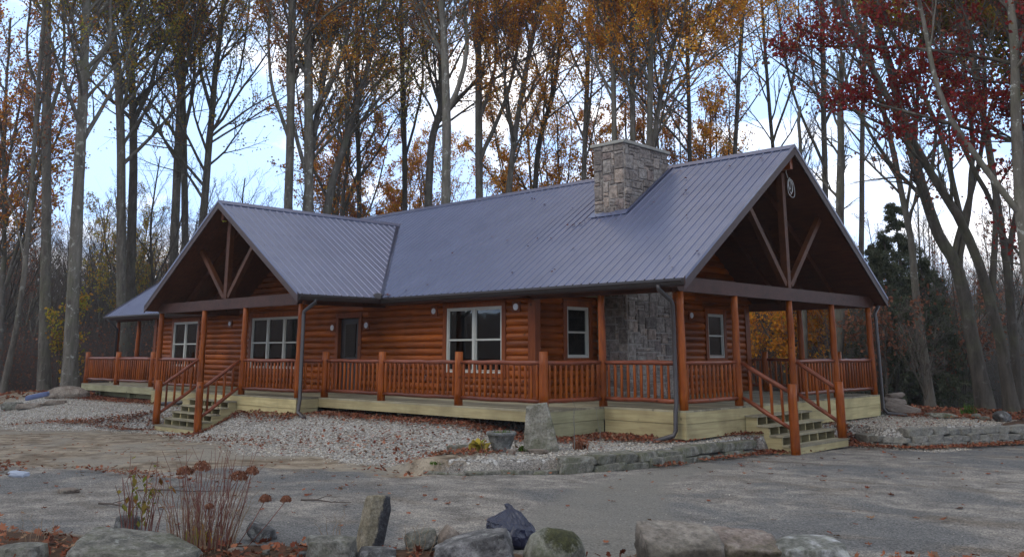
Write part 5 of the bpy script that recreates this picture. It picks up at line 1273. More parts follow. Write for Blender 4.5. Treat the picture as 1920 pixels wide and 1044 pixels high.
# things at the right end
def stump():
    root = empty('driftwood_stump', gz1(.05, 10.36), 'weathered grey stump of layered driftwood behind the right gravel', 'stump')
    for k, (dx, z, w, d, h, ry) in enumerate([(0, 0, .95, .5, .3, .25), (-.12, .2, .7, .45, .16, .35), (-.2, .33, .6, .35, .13, .1), (-.12, .44, .4, .3, .14, -.15), (.3, .03, .6, .3, .14, .5)]):
        V, F = rock_shape(500 + k, (w, d, h), cuts=5, sub=3, boxy=.5, rough=.1); V = rot(V, 0, ry, RB); o = link('wood_layer', mesh_np('wood_layer', V, F, M['driftwood'], smooth=True), root); o.location = (dx * cr, dx * sr, z + h / 2)
stump()
rock('rock', 'long flat mossy rock lying on the bank behind the right gravel', 'rock', gz1(1.55, 9.4), (.85, .4, .17), 'rock_moss', 430, rz=RB, ry=.1, sub=3, cuts=5)
rock('rock', 'round blue grey rock at the far end of the dry stone wall', 'rock', gz1(2.93, 8.9), (.42, .38, .3), 'rock_dark', 431, rz=RB, sub=3, cuts=3, rough=.03)
for k, (x, y, s, lb) in enumerate([(-.35, 10.2, .35, 'pale stone chunk left of the driftwood stump'), (-.6, 10.0, .22, 'small pale stone beside the deck corner'), (2.2, 9.5, .4, 'flat stone below the green strap leaves'), (2.5, 9.1, .3, 'squat brown stone near the wall end'), (.95, 9.9, .3, 'dark lump of rock right of the driftwood stump')]):
    rock('rock', lb, 'rock', gz1(x, y), (s, s * .7, s * .4), 'rock', 440 + k, rz=k, sub=2, cuts=6)

# leaves caught on the roof, in the valley and in the gutter
rq = np.random.default_rng(91)
x = np.concatenate([rq.uniform(-9.3, -8.6, 30), rq.uniform(-9.0, .1, 34), rq.uniform(-4.7, -3.0, 10), rq.uniform(-26, -18, 8)])
y = np.concatenate([rq.uniform(-.33, -.22, 30), rq.uniform(-.25, 4.2, 34), rq.uniform(2.1, 2.45, 10), rq.uniform(-.2, 1.5, 8)])
leaves('roof_leaves', x, y, rq.uniform(.06, .11, len(x)), rq, M['litter'], 'few brown leaves lying on the metal roof and in the gutter', zf=ZE + S * (np.maximum(y, -.27) + OY) + .03, tilt=.3)
# ------------------------------------------------------------------ trees
def tubes(P, R, sides):
    """P MxNx3, R MxN -> verts, quads"""
    Mn, N, _ = P.shape
    T_ = np.gradient(P, axis=1); T_ /= np.linalg.norm(T_, axis=2)[..., None] + 1e-9
    ref = np.where(np.abs(T_[:, :1, 2:3]) < .8, np.array([0, 0, 1.]), np.array([1., 0, 0])); ref = np.broadcast_to(ref, T_.shape)
    U = np.cross(T_, ref); U /= np.linalg.norm(U, axis=2)[..., None] + 1e-9; W_ = np.cross(T_, U)
    a = np.arange(sides) * 2 * PI / sides
    V = P[:, :, None] + R[:, :, None, None] * (U[:, :, None] * np.cos(a)[None, None, :, None] + W_[:, :, None] * np.sin(a)[None, None, :, None])
    k = np.arange(sides); kn = (k + 1) % sides; i = np.arange(N - 1)[:, None]
    q = np.stack([i * sides + k, i * sides + kn, (i + 1) * sides + kn, (i + 1) * sides + k], -1).reshape(-1, 4)
    F = (q[None] + (np.arange(Mn) * N * sides)[:, None, None]).reshape(-1, 4)
    return V.reshape(-1, 3), F
class Acc:
    def __init__(s): s.V = []; s.F = []; s.n = 0
    def add(s, V, F): s.V.append(V); s.F.append(F + s.n); s.n += len(V)
    def get(s): return np.concatenate(s.V), np.concatenate(s.F)
def smooth_path(pts, n):
    pts = np.asarray(pts, float); t = np.linspace(0, len(pts) - 1, n); m = len(pts)
    if m < 3:
        i = np.clip(np.floor(t).astype(int), 0, m - 2); f = (t - i)[:, None]; return pts[i] * (1 - f) + pts[i + 1] * f
    q = np.concatenate([[2 * pts[0] - pts[1]], pts, [2 * pts[-1] - pts[-2]]]); i = np.clip(np.floor(t).astype(int), 0, m - 2); f = (t - i)[:, None]
    a, b, c, d = q[i], q[i + 1], q[i + 2], q[i + 3]
    return .5 * (2 * b + (c - a) * f + (2 * a - 5 * b + 4 * c - d) * f ** 2 + (3 * b - a - 3 * c + d) * f ** 3)
def grow(P, R, k, t0, t1, ang, lr, r, N, rr=.55, up=.35, wob=.06, lfix=None, rmin=.004):
    """children of every branch"""
    Mn, N0, _ = P.shape; T_ = np.gradient(P, axis=1); L = np.linalg.norm(np.diff(P, axis=1), axis=2).sum(1)
    t = (r.random((Mn, k)) + np.arange(k)) / k * (t1 - t0) + t0; ii = t * (N0 - 1); i = np.clip(ii.astype(int), 0, N0 - 2); f = (ii - i)[..., None]; m = np.arange(Mn)[:, None]
    B = P[m, i] * (1 - f) + P[m, i + 1] * f; D = T_[m, i]; D = D / (np.linalg.norm(D, axis=2)[..., None] + 1e-9); Rp = R[m, i] * (1 - f[..., 0]) + R[m, i + 1] * f[..., 0]
    v = r.normal(size=D.shape); v -= (v * D).sum(-1)[..., None] * D; v /= np.linalg.norm(v, axis=-1)[..., None]
    a = r.uniform(ang[0], ang[1], (Mn, k))[..., None]; d = D * np.cos(a) + v * np.sin(a); d[..., 2] += up * .5; d /= np.linalg.norm(d, axis=-1)[..., None]
    ll = (L[:, None] * lr if lfix is None else lfix) * (1.15 - .7 * t) * r.uniform(.6, 1.25, (Mn, k))
    s = np.linspace(0, 1, N); step = d[:, :, None] * (ll[..., None, None] / (N - 1))
    w = np.cumsum(r.normal(0, wob, (Mn, k, N - 1, 3)), axis=2); seg = step + w * (ll[..., None, None] / (N - 1)); seg[..., 2] += up * s[1:] * (ll[..., None] / (N - 1)) * .6
    C = np.concatenate([B[:, :, None], B[:, :, None] + np.cumsum(seg, axis=2)], axis=2)
    r0 = np.maximum(Rp * rr * r.uniform(.7, 1.05, (Mn, k)), rmin); RR = r0[..., None] * (1 - .82 * s) + rmin * .4
    return C.reshape(Mn * k, N, 3), RR.reshape(Mn * k, N)
def leafcards(P, n, r, size, spread=.16, t0=.2):
    """small diamond leaves near the twigs"""
    Mn, N, _ = P.shape; n = int(n); t = r.uniform(t0, 1, (Mn, n)) * (N - 1); i = np.clip(t.astype(int), 0, N - 2); f = (t - i)[..., None]; m = np.arange(Mn)[:, None]
    C = (P[m, i] * (1 - f) + P[m, i + 1] * f).reshape(-1, 3); K = len(C); C = C + r.normal(0, spread, (K, 3)); C[:, 2] -= .03
    d = r.normal(size=(K, 3)); d[:, 2] -= .5; d /= np.linalg.norm(d, axis=1)[:, None]; u = np.cross(d, r.normal(size=(K, 3))); u /= np.linalg.norm(u, axis=1)[:, None]; s = (size * r.uniform(.6, 1.25, K))[:, None]
    nn = np.cross(d, u) * .15
    V = np.stack([C - d * s * .5, C + u * s * .42 + nn * s, C + d * s * .55, C - u * s * .42 + nn * s], 1).reshape(-1, 3)
    return V, np.arange(K * 4).reshape(-1, 4)
def make_tree(root, stems_, seed, bark, leaf=None, nl=0, lsize=.12, limbs=9, t0=.35, sub=(8, 6), reach=.30, fine=True, ltop=1., ang=(.45, .95), lspread=.14, leafp=.8, lt=(0, 1), twigmat='twig', trunkN=20, keep=None, up=.22):
    """stems_: list of (points local, r0, r1). limbs per stem. Produces trunk (bark wood) and crown (twigs + leaves)."""
    r = np.random.default_rng(seed); A = Acc(); Tw = Acc(); Lf = Acc(); allL1 = []
    for pts, r0, r1 in stems_:
        P = smooth_path(pts, trunkN); L = np.linalg.norm(P[-1] - P[0]); s = np.linspace(0, 1, trunkN)
        P[1:-1] += np.cumsum(r.normal(0, .02, (trunkN - 2, 3)), 0) * np.array((1, 1, .2)) * min(1, L / 12)
        R = r0 + (r1 - r0) * s; R = R * (1 + r.normal(0, .03, trunkN))
        if P[0][2] < .3: R[0] *= 1.45; R[1] *= 1.08
        V, F = tubes(P[None], R[None], 12); A.add(V, F)
        n1 = max(3, int(limbs * 1.5 * L / 18))
        B1, R1 = grow(P[None], R[None], n1, t0, .97, ang, reach, r, 9, rr=.5, up=up, wob=.07)
        # a leader continues the stem
        V, F = tubes(B1, R1, 7); A.add(V, F); allL1.append((B1, R1))
    B1 = np.concatenate([b for b, _ in allL1]); R1 = np.concatenate([q for _, q in allL1])
    B2, R2 = grow(B1, R1, sub[0], .15, .98, (.4, .95), .40, r, 6, rr=.6, up=.3, wob=.09, rmin=.007)
    V, F = tubes(B2, R2, 4); A.add(V, F)
    B3, R3 = grow(B2, R2, sub[1], .1, 1., (.35, .95), .5, r, 4, rr=.6, up=.2, wob=.12, rmin=.006)
    V, F = tubes(B3, np.minimum(R3, .012), 3); Tw.add(V, F)
    tr_ = link('trunk', mesh_np('trunk', *A.get(), M[bark], smooth=True), root)
    cr_V, cr_F = Tw.get(); mats = [M[twigmat]]; mi = np.zeros(len(cr_F), np.int32)
    if leaf and nl:
        keepm = np.repeat(r.random(len(B2)) < leafp, sub[1]); z = B3[:, 0, 2]; zz_ = (z - z.min()) / (np.ptp(z) + 1e-6); keepm &= (zz_ >= lt[0]) & (zz_ <= lt[1])
        if keepm.any():
            V, F = leafcards(B3[keepm], nl, r, lsize, lspread); b = len(cr_V); cr_V = np.concatenate([cr_V, V]); mi = np.concatenate([mi, np.ones(len(F), np.int32)]); cr_F = np.concatenate([cr_F, F + b]); mats.append(M[leaf])
    link('crown', mesh_np('crown', cr_V, cr_F, mats, midx=mi), root)
    return tr_

CAMH = np.array(CAM)
FW = np.array([-math.sin(YAW) * math.cos(PITCH), math.cos(YAW) * math.cos(PITCH), math.sin(PITCH)]); RT = np.array([math.cos(YAW), math.sin(YAW), 0]); UP = np.cross(RT, FW)
def spot(px, D):
    """ground position at depth D in the direction of bearing px (bearing table measured on site)"""
    f = np.array([-math.sin(YAW), math.cos(YAW)]); s = (px - 960) / 1654.0 * math.cos(PITCH) * D * 1.0
    d = FW + RT * (px - 960) / 1654 - UP * (658 - 320) / 1654; h = d[:2] / (d[:2] @ f)
    p = CAMH[:2] + h * D; return p
def rel(px, py, D, base):
    d = FW + RT * (px - 960) / 1654 - UP * (py - 320) / 1654; f = np.array([-math.sin(YAW), math.cos(YAW)]); d = d / (d[:2] @ f)
    return (CAMH + d * D) - np.array(base)
TREES = []
ordn = ['leftmost', 'second from the left', 'third from the left', 'fourth from the left', 'fifth from the left', 'sixth from the left', 'seventh from the left', 'eighth from the left', 'ninth from the left', 'tenth from the left'] + ['%dth from the left' % k for k in range(11, 60)]
def sector(px):
    for lim, nm in ((150, 'at the far left'), (290, 'left of the cabin'), (420, 'behind the left gable'), (740, 'behind the left roof slope'), (1110, 'behind the main ridge'), (1260, 'behind the chimney'), (1400, 'behind the right roof slope'), (1680, 'beyond the right gable'), (5000, 'at the far right')):
        if px < lim: return nm
def tree(px, D, desc, cat='tree', group=None, base=None, name='tree'):
    b = spot(px, D) if base is None else np.array(base); z = float(ground_h(*b)) - .05
    o = empty(name, (b[0], b[1], z), desc, cat, group); TREES.append((px, D, desc, o)); return o, (b[0], b[1], z)

# hand placed trees: (bearing at eye level, bearing at picture top, depth, radius, bark, leaf, description, fork)
def forked(px0, pxt, D, r0, bark, leaf, desc, forks=(), leafkw=None, H=None, mid=None, seed=0, **kw):
    """main stem through given bearings; forks: (py_start, px_top, radius)"""
    o, b = tree(px0, D, desc)
    path = [(0, 0, 0)]
    if mid: path += [rel(mx, my, D, b) for mx, my in mid]
    top = rel(pxt, 0, D, b); path.append(top)
    d = (np.array(path[-1]) - np.array(path[-2])); d = d / np.linalg.norm(d); Hx = H or 5.0
    path.append(tuple(top + d * Hx)); P0 = smooth_path(path, 40)
    st = [(path, r0, r0 * .38)]
    for k, (py, pxf, rf, off) in enumerate(forks):
        rf = rf * .78
        zt = rel(px0, py, D, b)[2]; i = int(np.argmin(np.abs(P0[:, 2] - zt))); s = P0[i]; e = rel(pxf, 0, D + off, b); m_ = (s + e) / 2 + np.array(RT) * (1 if pxf > pxt else -1) * .5; m_[2] = s[2] + (e[2] - s[2]) * .45
        e2 = e + (e - m_) / np.linalg.norm(e - m_) * 4.5; st.append(([tuple(s), tuple(m_), tuple(e), tuple(e2)], rf, rf * .4))
    a = dict(limbs=12, t0=.33, leaf=leaf, nl=5, lsize=.13, leafp=.8); a.update(kw); a['nl'] = max(2, int(a['nl'] * .95)) if leaf else 0; r0 = r0 * .68
    make_tree(o, st, seed or int(px0 * 7 + D), bark, **a); return o
R_ = forked
R_(12, 84, 36, .13, 'bark', 'lf_brown', 'thin grey tree leaning right', seed=1, nl=2, mid=[(45, 500)])
R_(93, 88, 40, .24, 'bark', 'lf_rust', 'straight grey tree with lichen spots forking high', [(250, 118, .12, 1), (200, 60, .1, -1)], seed=2, nl=4, leafp=.5, t0=.45)
R_(139, 163, 38, .30, 'bark_pale', 'lf_olive', 'white spotted tree leaning slightly right', [(130, 205, .13, 1), (110, 140, .1, 0)], mid=[(150, 330)], seed=3, nl=5, leafp=.6, t0=.38)
R_(238, 205, 46, .26, 'bark', 'lf_olive', 'grey tree with green brown leaves high up', mid=[(226, 200)], seed=4, nl=8, t0=.24, limbs=17)
R_(249, 235, 47, .25, 'bark_dark', 'lf_olive', 'dark tree forking into a wide Y', [(225, 300, .17, 0), (215, 205, .15, .5)], mid=[(250, 230)], seed=5, nl=9, t0=.3, limbs=16)
R_(318, 330, 50, .27, 'bark', 'lf_rust', 'tall grey tree with rust leaves', [(300, 362, .16, .5)], mid=[(333, 200)], seed=6, nl=7, limbs=15, t0=.25)
R_(356, 345, 51, .22, 'bark', 'lf_rust', 'slim grey tree close to a bigger one', mid=[(345, 230)], seed=7, nl=6)
R_(370, 425, 50, .25, 'bark', 'lf_olive', 'grey tree leaning right over the gable', [(220, 385, .15, .5), (250, 468, .1, 0)], mid=[(384, 380), (400, 210)], seed=8, nl=6, t0=.25)
R_(538, 548, 46, .26, 'bark', 'lf_rust', 'stout grey tree at the left of the many stemmed clump', [(250, 505, .14, 0), (120, 575, .12, .6)], seed=9, nl=8, limbs=12)
R_(560, 640, 47, .22, 'bark', 'lf_gold', 'grey stem of the clump sweeping right', [(300, 600, .15, .8)], mid=[(575, 380), (600, 200)], seed=10, nl=7)
R_(585, 575, 46.6, .30, 'bark_pale', 'lf_rust', 'thick spotted stem in the middle of the clump', [(240, 655, .17, 0), (330, 545, .15, .5)], seed=11, nl=7, limbs=12)
R_(598, 720, 48, .24, 'bark', 'lf_olive', 'clump stem leaning far to the right', [(260, 690, .13, .5)], mid=[(612, 400), (648, 260), (690, 120)], seed=12, nl=11)
R_(683, 665, 56, .18, 'bark_dark', 'lf_olive', 'dark slender tree with olive leaves', seed=13, nl=12, lsize=.16, limbs=14, t0=.2)
R_(768, 752, 56, .2, 'bark_dark', 'lf_rust', 'dark slender tree with orange leaves', [(300, 790, .12, .5)], seed=14, nl=8, limbs=14, lsize=.15, t0=.25)
R_(800, 822, 52, .27, 'bark', 'lf_rust', 'grey green tree beside the pale forked one', mid=[(806, 300), (826, 190)], seed=15, nl=10, limbs=12)
R_(832, 826, 44, .28, 'bark_pale', 'lf_rust', 'pale thick tree forking in two before the orange leaves', [(215, 872, .2, .4)], mid=[(835, 220)], seed=16, nl=4, t0=.45)
R_(905, 898, 50, .27, 'bark', 'lf_gold', 'grey tree throwing a long stem to the right', [(300, 980, .17, .5), (210, 925, .14, 0)], seed=17, nl=13, limbs=13)
R_(945, 1010, 50, .22, 'bark', 'lf_gold', 'grey tree leaning right among golden leaves', [(260, 965, .12, .5)], mid=[(955, 330)], seed=18, nl=15, limbs=13)
R_(1000, 1060, 54, .2, 'bark_dark', 'lf_rust', 'dark curved tree among rust leaves', mid=[(1005, 320), (1040, 160)], seed=19, nl=8, limbs=14)
R_(1078, 1108, 50, .17, 'bark', 'lf_gold', 'slim tree with golden leaves close to the chimney', seed=20, nl=17, limbs=14, t0=.22)
R_(1160, 1145, 42, .16, 'bark', 'lf_gold', 'slim grey stem rising left of the flue', [(200, 1120, .08, .5)], seed=21, nl=13, limbs=14, t0=.3)
R_(1182, 1186, 42.5, .17, 'bark', 'lf_gold', 'slim grey stem rising straight over the flue', seed=22, nl=14, limbs=14, t0=.3)
R_(1205, 1222, 42, .18, 'bark', 'lf_gold', 'grey stem right of the flue', [(150, 1200, .09, .4)], seed=23, nl=17, limbs=14, t0=.3)
R_(1225, 1290, 43, .17, 'bark', 'lf_gold', 'grey stem right of the flue leaning right', [(200, 1330, .1, .2)], mid=[(1228, 260)], seed=24, nl=20, limbs=16, t0=.3, reach=.4)
R_(1300, 1285, 47, .14, 'bark_dark', 'lf_gold', 'dark slim tree full of golden leaves', seed=25, nl=20, limbs=16, t0=.25, reach=.38)
R_(1345, 1395, 50, .15, 'bark_dark', 'lf_rust', 'dark slim tree leaning right with rust leaves', seed=26, nl=18, limbs=15, t0=.3, reach=.36)
R_(1480, 1430, 56, .14, 'bark_dark', None, 'bare dark tree leaning left', [(250, 1500, .1, .4)], seed=27, nl=0, limbs=13, t0=.2)
R_(1549, 1542, 52, .2, 'bark_dark', None, 'bare dark tree with strong forked limbs', [(310, 1450, .12, .5), (250, 1610, .12, .3)], seed=28, nl=0, limbs=12, t0=.3)
R_(1600, 1625, 50, .16, 'bark_dark', 'lf_brown', 'bare dark tree beside the forked one', seed=29, nl=1, limbs=12, t0=.25)
R_(1735, 1600, 31, .15, 'bark', None, 'slender grey tree curving left over the bank', [(330, 1560, .08, .3), (420, 1680, .07, .2)], mid=[(1716, 560), (1700, 420), (1660, 220)], seed=30, nl=0, limbs=10, t0=.35, H=3)
R_(1838, 1640, 29, .24, 'bark_dark', 'lf_brown', 'dark thick tree bending left', [(520, 1790, .13, .5), (480, 1850, .12, .8)], mid=[(1800, 520), (1755, 420), (1700, 230)], seed=31, nl=1, limbs=10, t0=.4, H=3)
R_(1885, 1560, 25, .17, 'bark_dark', 'lf_brown', 'grey tree leaning strongly left', [(600, 1800, .12, .5), (440, 1650, .11, .4)], mid=[(1862, 600), (1800, 420), (1700, 260)], seed=32, nl=1, limbs=10, t0=.4, H=3)
R_(1900, 1800, 26, .13, 'bark_dark', 'lf_red', 'grey tree with red leaves at the right edge', [(500, 1880, .11, .5), (420, 1760, .1, .3)], mid=[(1880, 450)], seed=33, nl=2, limbs=10, t0=.4, H=3)
R_(1955, 1900, 19, .16, 'bark_pale', 'lf_red', 'spotted trunk at the right edge of the drive', [(420, 1720, .10, .5)], mid=[(1925, 480), (1905, 200)], seed=34, nl=3, limbs=9, t0=.5, H=3)
# red maple reaching in from the right: its trunk stands out of view
o, b = tree(2130, 19, 'red leaved maple reaching its limbs in from beyond the right edge')
st = [([(0, 0, 0), rel(2120, 400, 19, b), rel(2090, 100, 19, b), rel(2060, -150, 19, b)], .22, .09)]
for (a, bb, c, d, q) in (((2105, 330), (1920, 272), (1740, 220), (1590, 180), .07), ((2095, 200), (1900, 120), (1700, 90), (1500, 85), .065), ((2100, 260), (1980, 170), (1850, 150), (1700, 130), .05)):
    st.append(([rel(*a, 19, b), rel(*bb, 19.5, b), rel(*c, 20, b), rel(*d, 21, b)], q, .02))
make_tree(o, st, 35, 'bark', 'lf_red', 7, .095, limbs=30, t0=.12, sub=(8, 7), reach=.30, ang=(.4, 1.2), up=.2, lspread=.15, leafp=.56)
o, b = tree(2060, 27, 'rust and green leaved oak hanging over the upper right')
st = [([(0, 0, 0), rel(2030, 300, 27, b), rel(1960, 0, 27, b), rel(1900, -200, 27, b)], .25, .1)]
for (a, bb, c, d) in (((2010, 150), (1900, 80), (1780, 60), (1660, 20)), ((1990, 60), (1880, -20), (1760, -10), (1640, -50)), ((2005, 110), (1930, 60), (1850, 20), (1740, 40)), ((1985, 40), (1900, 30), (1800, -30), (1700, -20))):
    st.append(([rel(*a, 27, b), rel(*bb, 27, b), rel(*c, 27.5, b), rel(*d, 28, b)], .09, .03))
make_tree(o, st, 36, 'bark_dark', 'lf_olive', 9, .13, limbs=26, t0=.3, sub=(8, 7), reach=.34, up=.2, leafp=.75)
# small trees with a shape of their own
def small(px, D, H, desc, leaf, nl, seed, spread=.55, n=7, r0=.09, lsize=.13, t0=.2, bark='bark_dark', **kw):
    o, b = tree(px, D, desc); r = np.random.default_rng(seed); st = [([(0, 0, 0), (.05, 0, H * .3), (0, .1, H * .95)], r0, r0 * .3)]
    for k in range(n):
        a = r.uniform(0, 6.28); h0 = H * r.uniform(.08, .35); e = spread * H * r.uniform(.4, 1); st.append(([(0, 0, h0), (math.cos(a) * e * .4, math.sin(a) * e * .4, h0 + H * .25), (math.cos(a) * e, math.sin(a) * e, h0 + H * r.uniform(.4, .7))], r0 * .5, r0 * .12))
    kw = {**dict(limbs=14, sub=(6, 6), reach=.35), **kw}
    make_tree(o, st, seed, bark, leaf, nl, lsize, t0=t0, **kw); return o
small(437, 62, 16, 'small bare fan shaped tree', None, 0, 50, .35, 6, .15, limbs=22)
small(650, 62, 13.5, 'round copper leaved tree just showing over the roof', 'lf_rust', 11, 51, .4, 7, .12, lsize=.17, leafp=.95)
small(495, 75, 15, 'far pinkish brown leaved tree just showing over the roof', 'lf_brown', 5, 52, .4, 6, .12, lsize=.16)
small(1470, 36, 6.0, 'golden leaved beech seen through the right porch', 'lf_gold', 9, 53, .6, 9, .10, lsize=.12, ang=(.8, 1.4), up=.05, leafp=.9)
small(1540, 38, 5.5, 'rust leaved beech seen behind the right porch posts', 'lf_rust', 5, 54, .6, 8, .08, lsize=.12, ang=(.8, 1.4), up=.05)
small(1430, 45, 7, 'orange leaved young tree behind the porch railing', 'lf_gold', 9, 55, .5, 8, .08, lsize=.13)
small(1728, 29, 3.6, 'grey many stemmed bare shrub on the right bank', 'lf_brown', 0, 56, .35, 10, .03, bark='bark', limbs=20)
small(1655, 31, 4.2, 'sparse shrub with pale brown leaves right of the deck', 'lf_brown', 1, 57, .5, 8, .03, limbs=16)
small(1800, 33, 6, 'sparse young tree with rust leaves behind the leaning trunks', 'lf_brown', 1, 58, .5, 8, .05)
small(112, 39, 4.6, 'low green leaved sapling against the spotted trunks', 'lf_olive', 3, 59, .25, 4, .035, leafp=.6)
o, b = tree(1560, 33, 'stout pale grey tree standing behind the right porch post'); make_tree(o, [([(0, 0, 0), rel(1575, 500, 33, b), rel(1580, 100, 33, b)], .24, .1)], 61, 'bark', None, 0, limbs=9, t0=.6)
o, b = tree(1510, 34, 'slim pale tree between the right porch posts'); make_tree(o, [([(0, 0, 0), rel(1508, 500, 34, b), rel(1500, 200, 34, b)], .13, .06)], 62, 'bark', None, 0, limbs=9, t0=.6)
# conifers
def conifer(px, D, H, desc, seed):
    o, b = tree(px, D, desc, 'conifer', name='conifer'); r = np.random.default_rng(seed); P = np.array([(0, 0, 0), (0, 0, H)], float); P = smooth_path([(0, 0, 0), (.1, 0, H / 2), (0, 0, H)], 14); A = Acc(); V, F = tubes(P[None], np.linspace(.16, .02, 14)[None], 8); A.add(V, F)
    n = int(H * 16); z = np.sort(r.uniform(.06 * H, H * .99, n)); a = r.uniform(0, 6.28, n); L = (H - z) * .38 * r.uniform(.6, 1.15, n) + .25; s = np.linspace(0, 1, 6)
    B = np.stack([np.cos(a)[:, None] * L[:, None] * s, np.sin(a)[:, None] * L[:, None] * s, z[:, None] + L[:, None] * (.15 * s - .42 * s ** 2)], -1); Rr = .022 * (1 - .8 * s)[None] * np.ones((n, 1)); V, F = tubes(B, Rr, 4); A.add(V, F)
    link('trunk', mesh_np('trunk', *A.get(), M['bark_dark'], smooth=True), o)
    T2, _ = grow(B, Rr, 7, .15, 1., (.6, 1.1), .35, r, 4, up=-.05, wob=.05)
    m, N, _ = T2.shape; K = 22; t = r.uniform(0, 1, (m, K)) * (N - 1); i = np.clip(t.astype(int), 0, N - 2); f = (t - i)[..., None]; mm = np.arange(m)[:, None]; C = (T2[mm, i] * (1 - f) + T2[mm, i + 1] * f).reshape(-1, 3)
    d = r.normal(size=C.shape); d[:, 2] -= .25; d /= np.linalg.norm(d, axis=1)[:, None]; u = np.cross(d, r.normal(size=C.shape)); u /= np.linalg.norm(u, axis=1)[:, None]; Ln = r.uniform(.10, .2, len(C))[:, None]
    V = np.stack([C, C + d * Ln * .5 + u * .022, C + d * Ln, C + d * Ln * .5 - u * .022], 1).reshape(-1, 3); link('crown', mesh_np('crown', V, np.arange(len(C) * 4).reshape(-1, 4), M['needle']), o)
conifer(1700, 37, 9.0, 'tall dark hemlock behind the slender curving tree', 70); conifer(1655, 42, 8.5, 'dark hemlock close beside the right gable', 71); conifer(1740, 34, 6.0, 'young dark hemlock behind the bare bank shrub', 76); conifer(1675, 33, 6.5, 'bushy dark hemlock just right of the cabin', 77); conifer(1765, 42, 7.5, 'dark hemlock behind the dark bending trunk', 72); conifer(1860, 46, 7.5, 'low dark hemlock behind the leaning grey trunks', 73); conifer(1590, 52, 7, 'small dark hemlock glimpsed under the right gable end', 74)

# ------------------------------------------------------------------ the wood around: one tree of each kind, then copies
def proto(seed, bark, leaf, nl, H, r0, bend, forks, lsize, desc, **kw):
    o = empty('tree', (0, 0, 0), desc, 'tree'); r = np.random.default_rng(seed)
    st = [([(0, 0, 0), (bend * .4, bend * .1, H * .35), (bend, -bend * .2, H * .7), (bend * 1.3, 0, H)], r0, r0 * .3)]
    for k in range(forks):
        a = r.uniform(0, 6.28); h0 = H * r.uniform(.28, .5); e = H * r.uniform(.12, .22)
        st.append(([(bend * h0 / H, 0, h0), (bend * .6 + math.cos(a) * e * .6, math.sin(a) * e * .6, h0 + H * .2), (bend + math.cos(a) * e, math.sin(a) * e, H * r.uniform(.8, .98))], r0 * .6, r0 * .2))
    make_tree(o, st, seed, bark, leaf, nl, lsize, **{**dict(limbs=10, t0=.3, sub=(6, 5)), **kw}); return o
PR = {
    'bare': proto(301, 'bark', None, 0, 20, .17, 1.2, 4, .1, 'bare grey tree'),
    'bare_dark': proto(302, 'bark_dark', None, 0, 19, .15, -1.6, 4, .1, 'bare dark tree'),
    'bare_slim': proto(303, 'bark_dark', None, 0, 16, .10, 1.6, 3, .1, 'slim bare dark tree', limbs=12, t0=.15),
    'rust': proto(304, 'bark', 'lf_rust', 5, 22, .17, 1.2, 4, .15, 'rust leaved tree', limbs=14),
    'rust_low': proto(305, 'bark_dark', 'lf_rust', 5, 17, .12, -.9, 4, .14, 'rust leaved tree with low limbs', limbs=14, t0=.15),
    'gold': proto(306, 'bark_dark', 'lf_gold', 5, 20, .15, .9, 4, .15, 'golden leaved tree', limbs=15, t0=.25),
    'olive': proto(307, 'bark', 'lf_olive', 5, 21, .16, -.9, 4, .15, 'olive leaved tree', limbs=14),
    'brown': proto(308, 'bark_dark', 'lf_brown', 2, 18, .12, 1.1, 3, .13, 'sparse brown leaved tree', limbs=12, t0=.2),
}
used_p = set(); DESC = {k: v['label'] for k, v in PR.items()}
def put(kind, px, D, sc=1., rz=0.):
    p = PR[kind]; b = spot(px, D); z = float(ground_h(*b)) - .1
    if kind in used_p:
        o = p.copy(); COL.objects.link(o)
        for ch in list(p.children): c = ch.copy(); COL.objects.link(c); c.parent = o
    else: o = p; used_p.add(kind)
    o.location = (b[0], b[1], z); o.rotation_euler = (0, 0, rz); o.scale = (sc, sc, sc)
    TREES.append((px, D, DESC[kind], o))
r = np.random.default_rng(77)
def fill(n, p0, p1, D0, D1, kinds, s0=.85, s1=1.15):
    for k in range(n):
        px = p0 + (p1 - p0) * (k + r.uniform(.1, .9)) / n; D = r.uniform(D0, D1); put(kinds[r.integers(len(kinds))], px, D, r.uniform(s0, s1), r.uniform(0, 6.28))
fill(5, -60, 300, 46, 62, ['bare', 'bare_dark', 'bare_slim', 'brown'], .6, .9)
fill(14, -80, 330, 62, 90, ['bare_dark', 'bare_slim', 'brown', 'bare', 'bare_slim'], .45, .7)
fill(7, 150, 540, 56, 76, ['bare', 'brown', 'bare', 'olive', 'bare_dark'], .55, .78)
fill(2, -70, 40, 46, 56, ['olive', 'rust'], .85, .95)
fill(12, 330, 720, 64, 95, ['bare_slim', 'bare', 'brown', 'rust_low', 'bare_dark'], .35, .5)
fill(3, 640, 1110, 54, 68, ['rust', 'olive', 'gold', 'gold'])
fill(4, 700, 1400, 66, 86, ['rust', 'rust_low', 'gold', 'brown', 'olive'], .6, .85)
fill(4, 1050, 1380, 48, 60, ['gold', 'rust', 'gold'], .9, 1.1)
fill(2, 520, 720, 56, 66, ['rust', 'olive'], .95, 1.1)
fill(12, 1400, 1700, 60, 90, ['bare_slim', 'bare_dark', 'bare', 'brown'], .4, .7)
fill(7, 1680, 2000, 50, 80, ['bare_dark', 'bare_slim', 'bare', 'brown'], .4, .7)
fill(3, 1650, 1980, 38, 46, ['bare_slim', 'brown'], .5, .7)
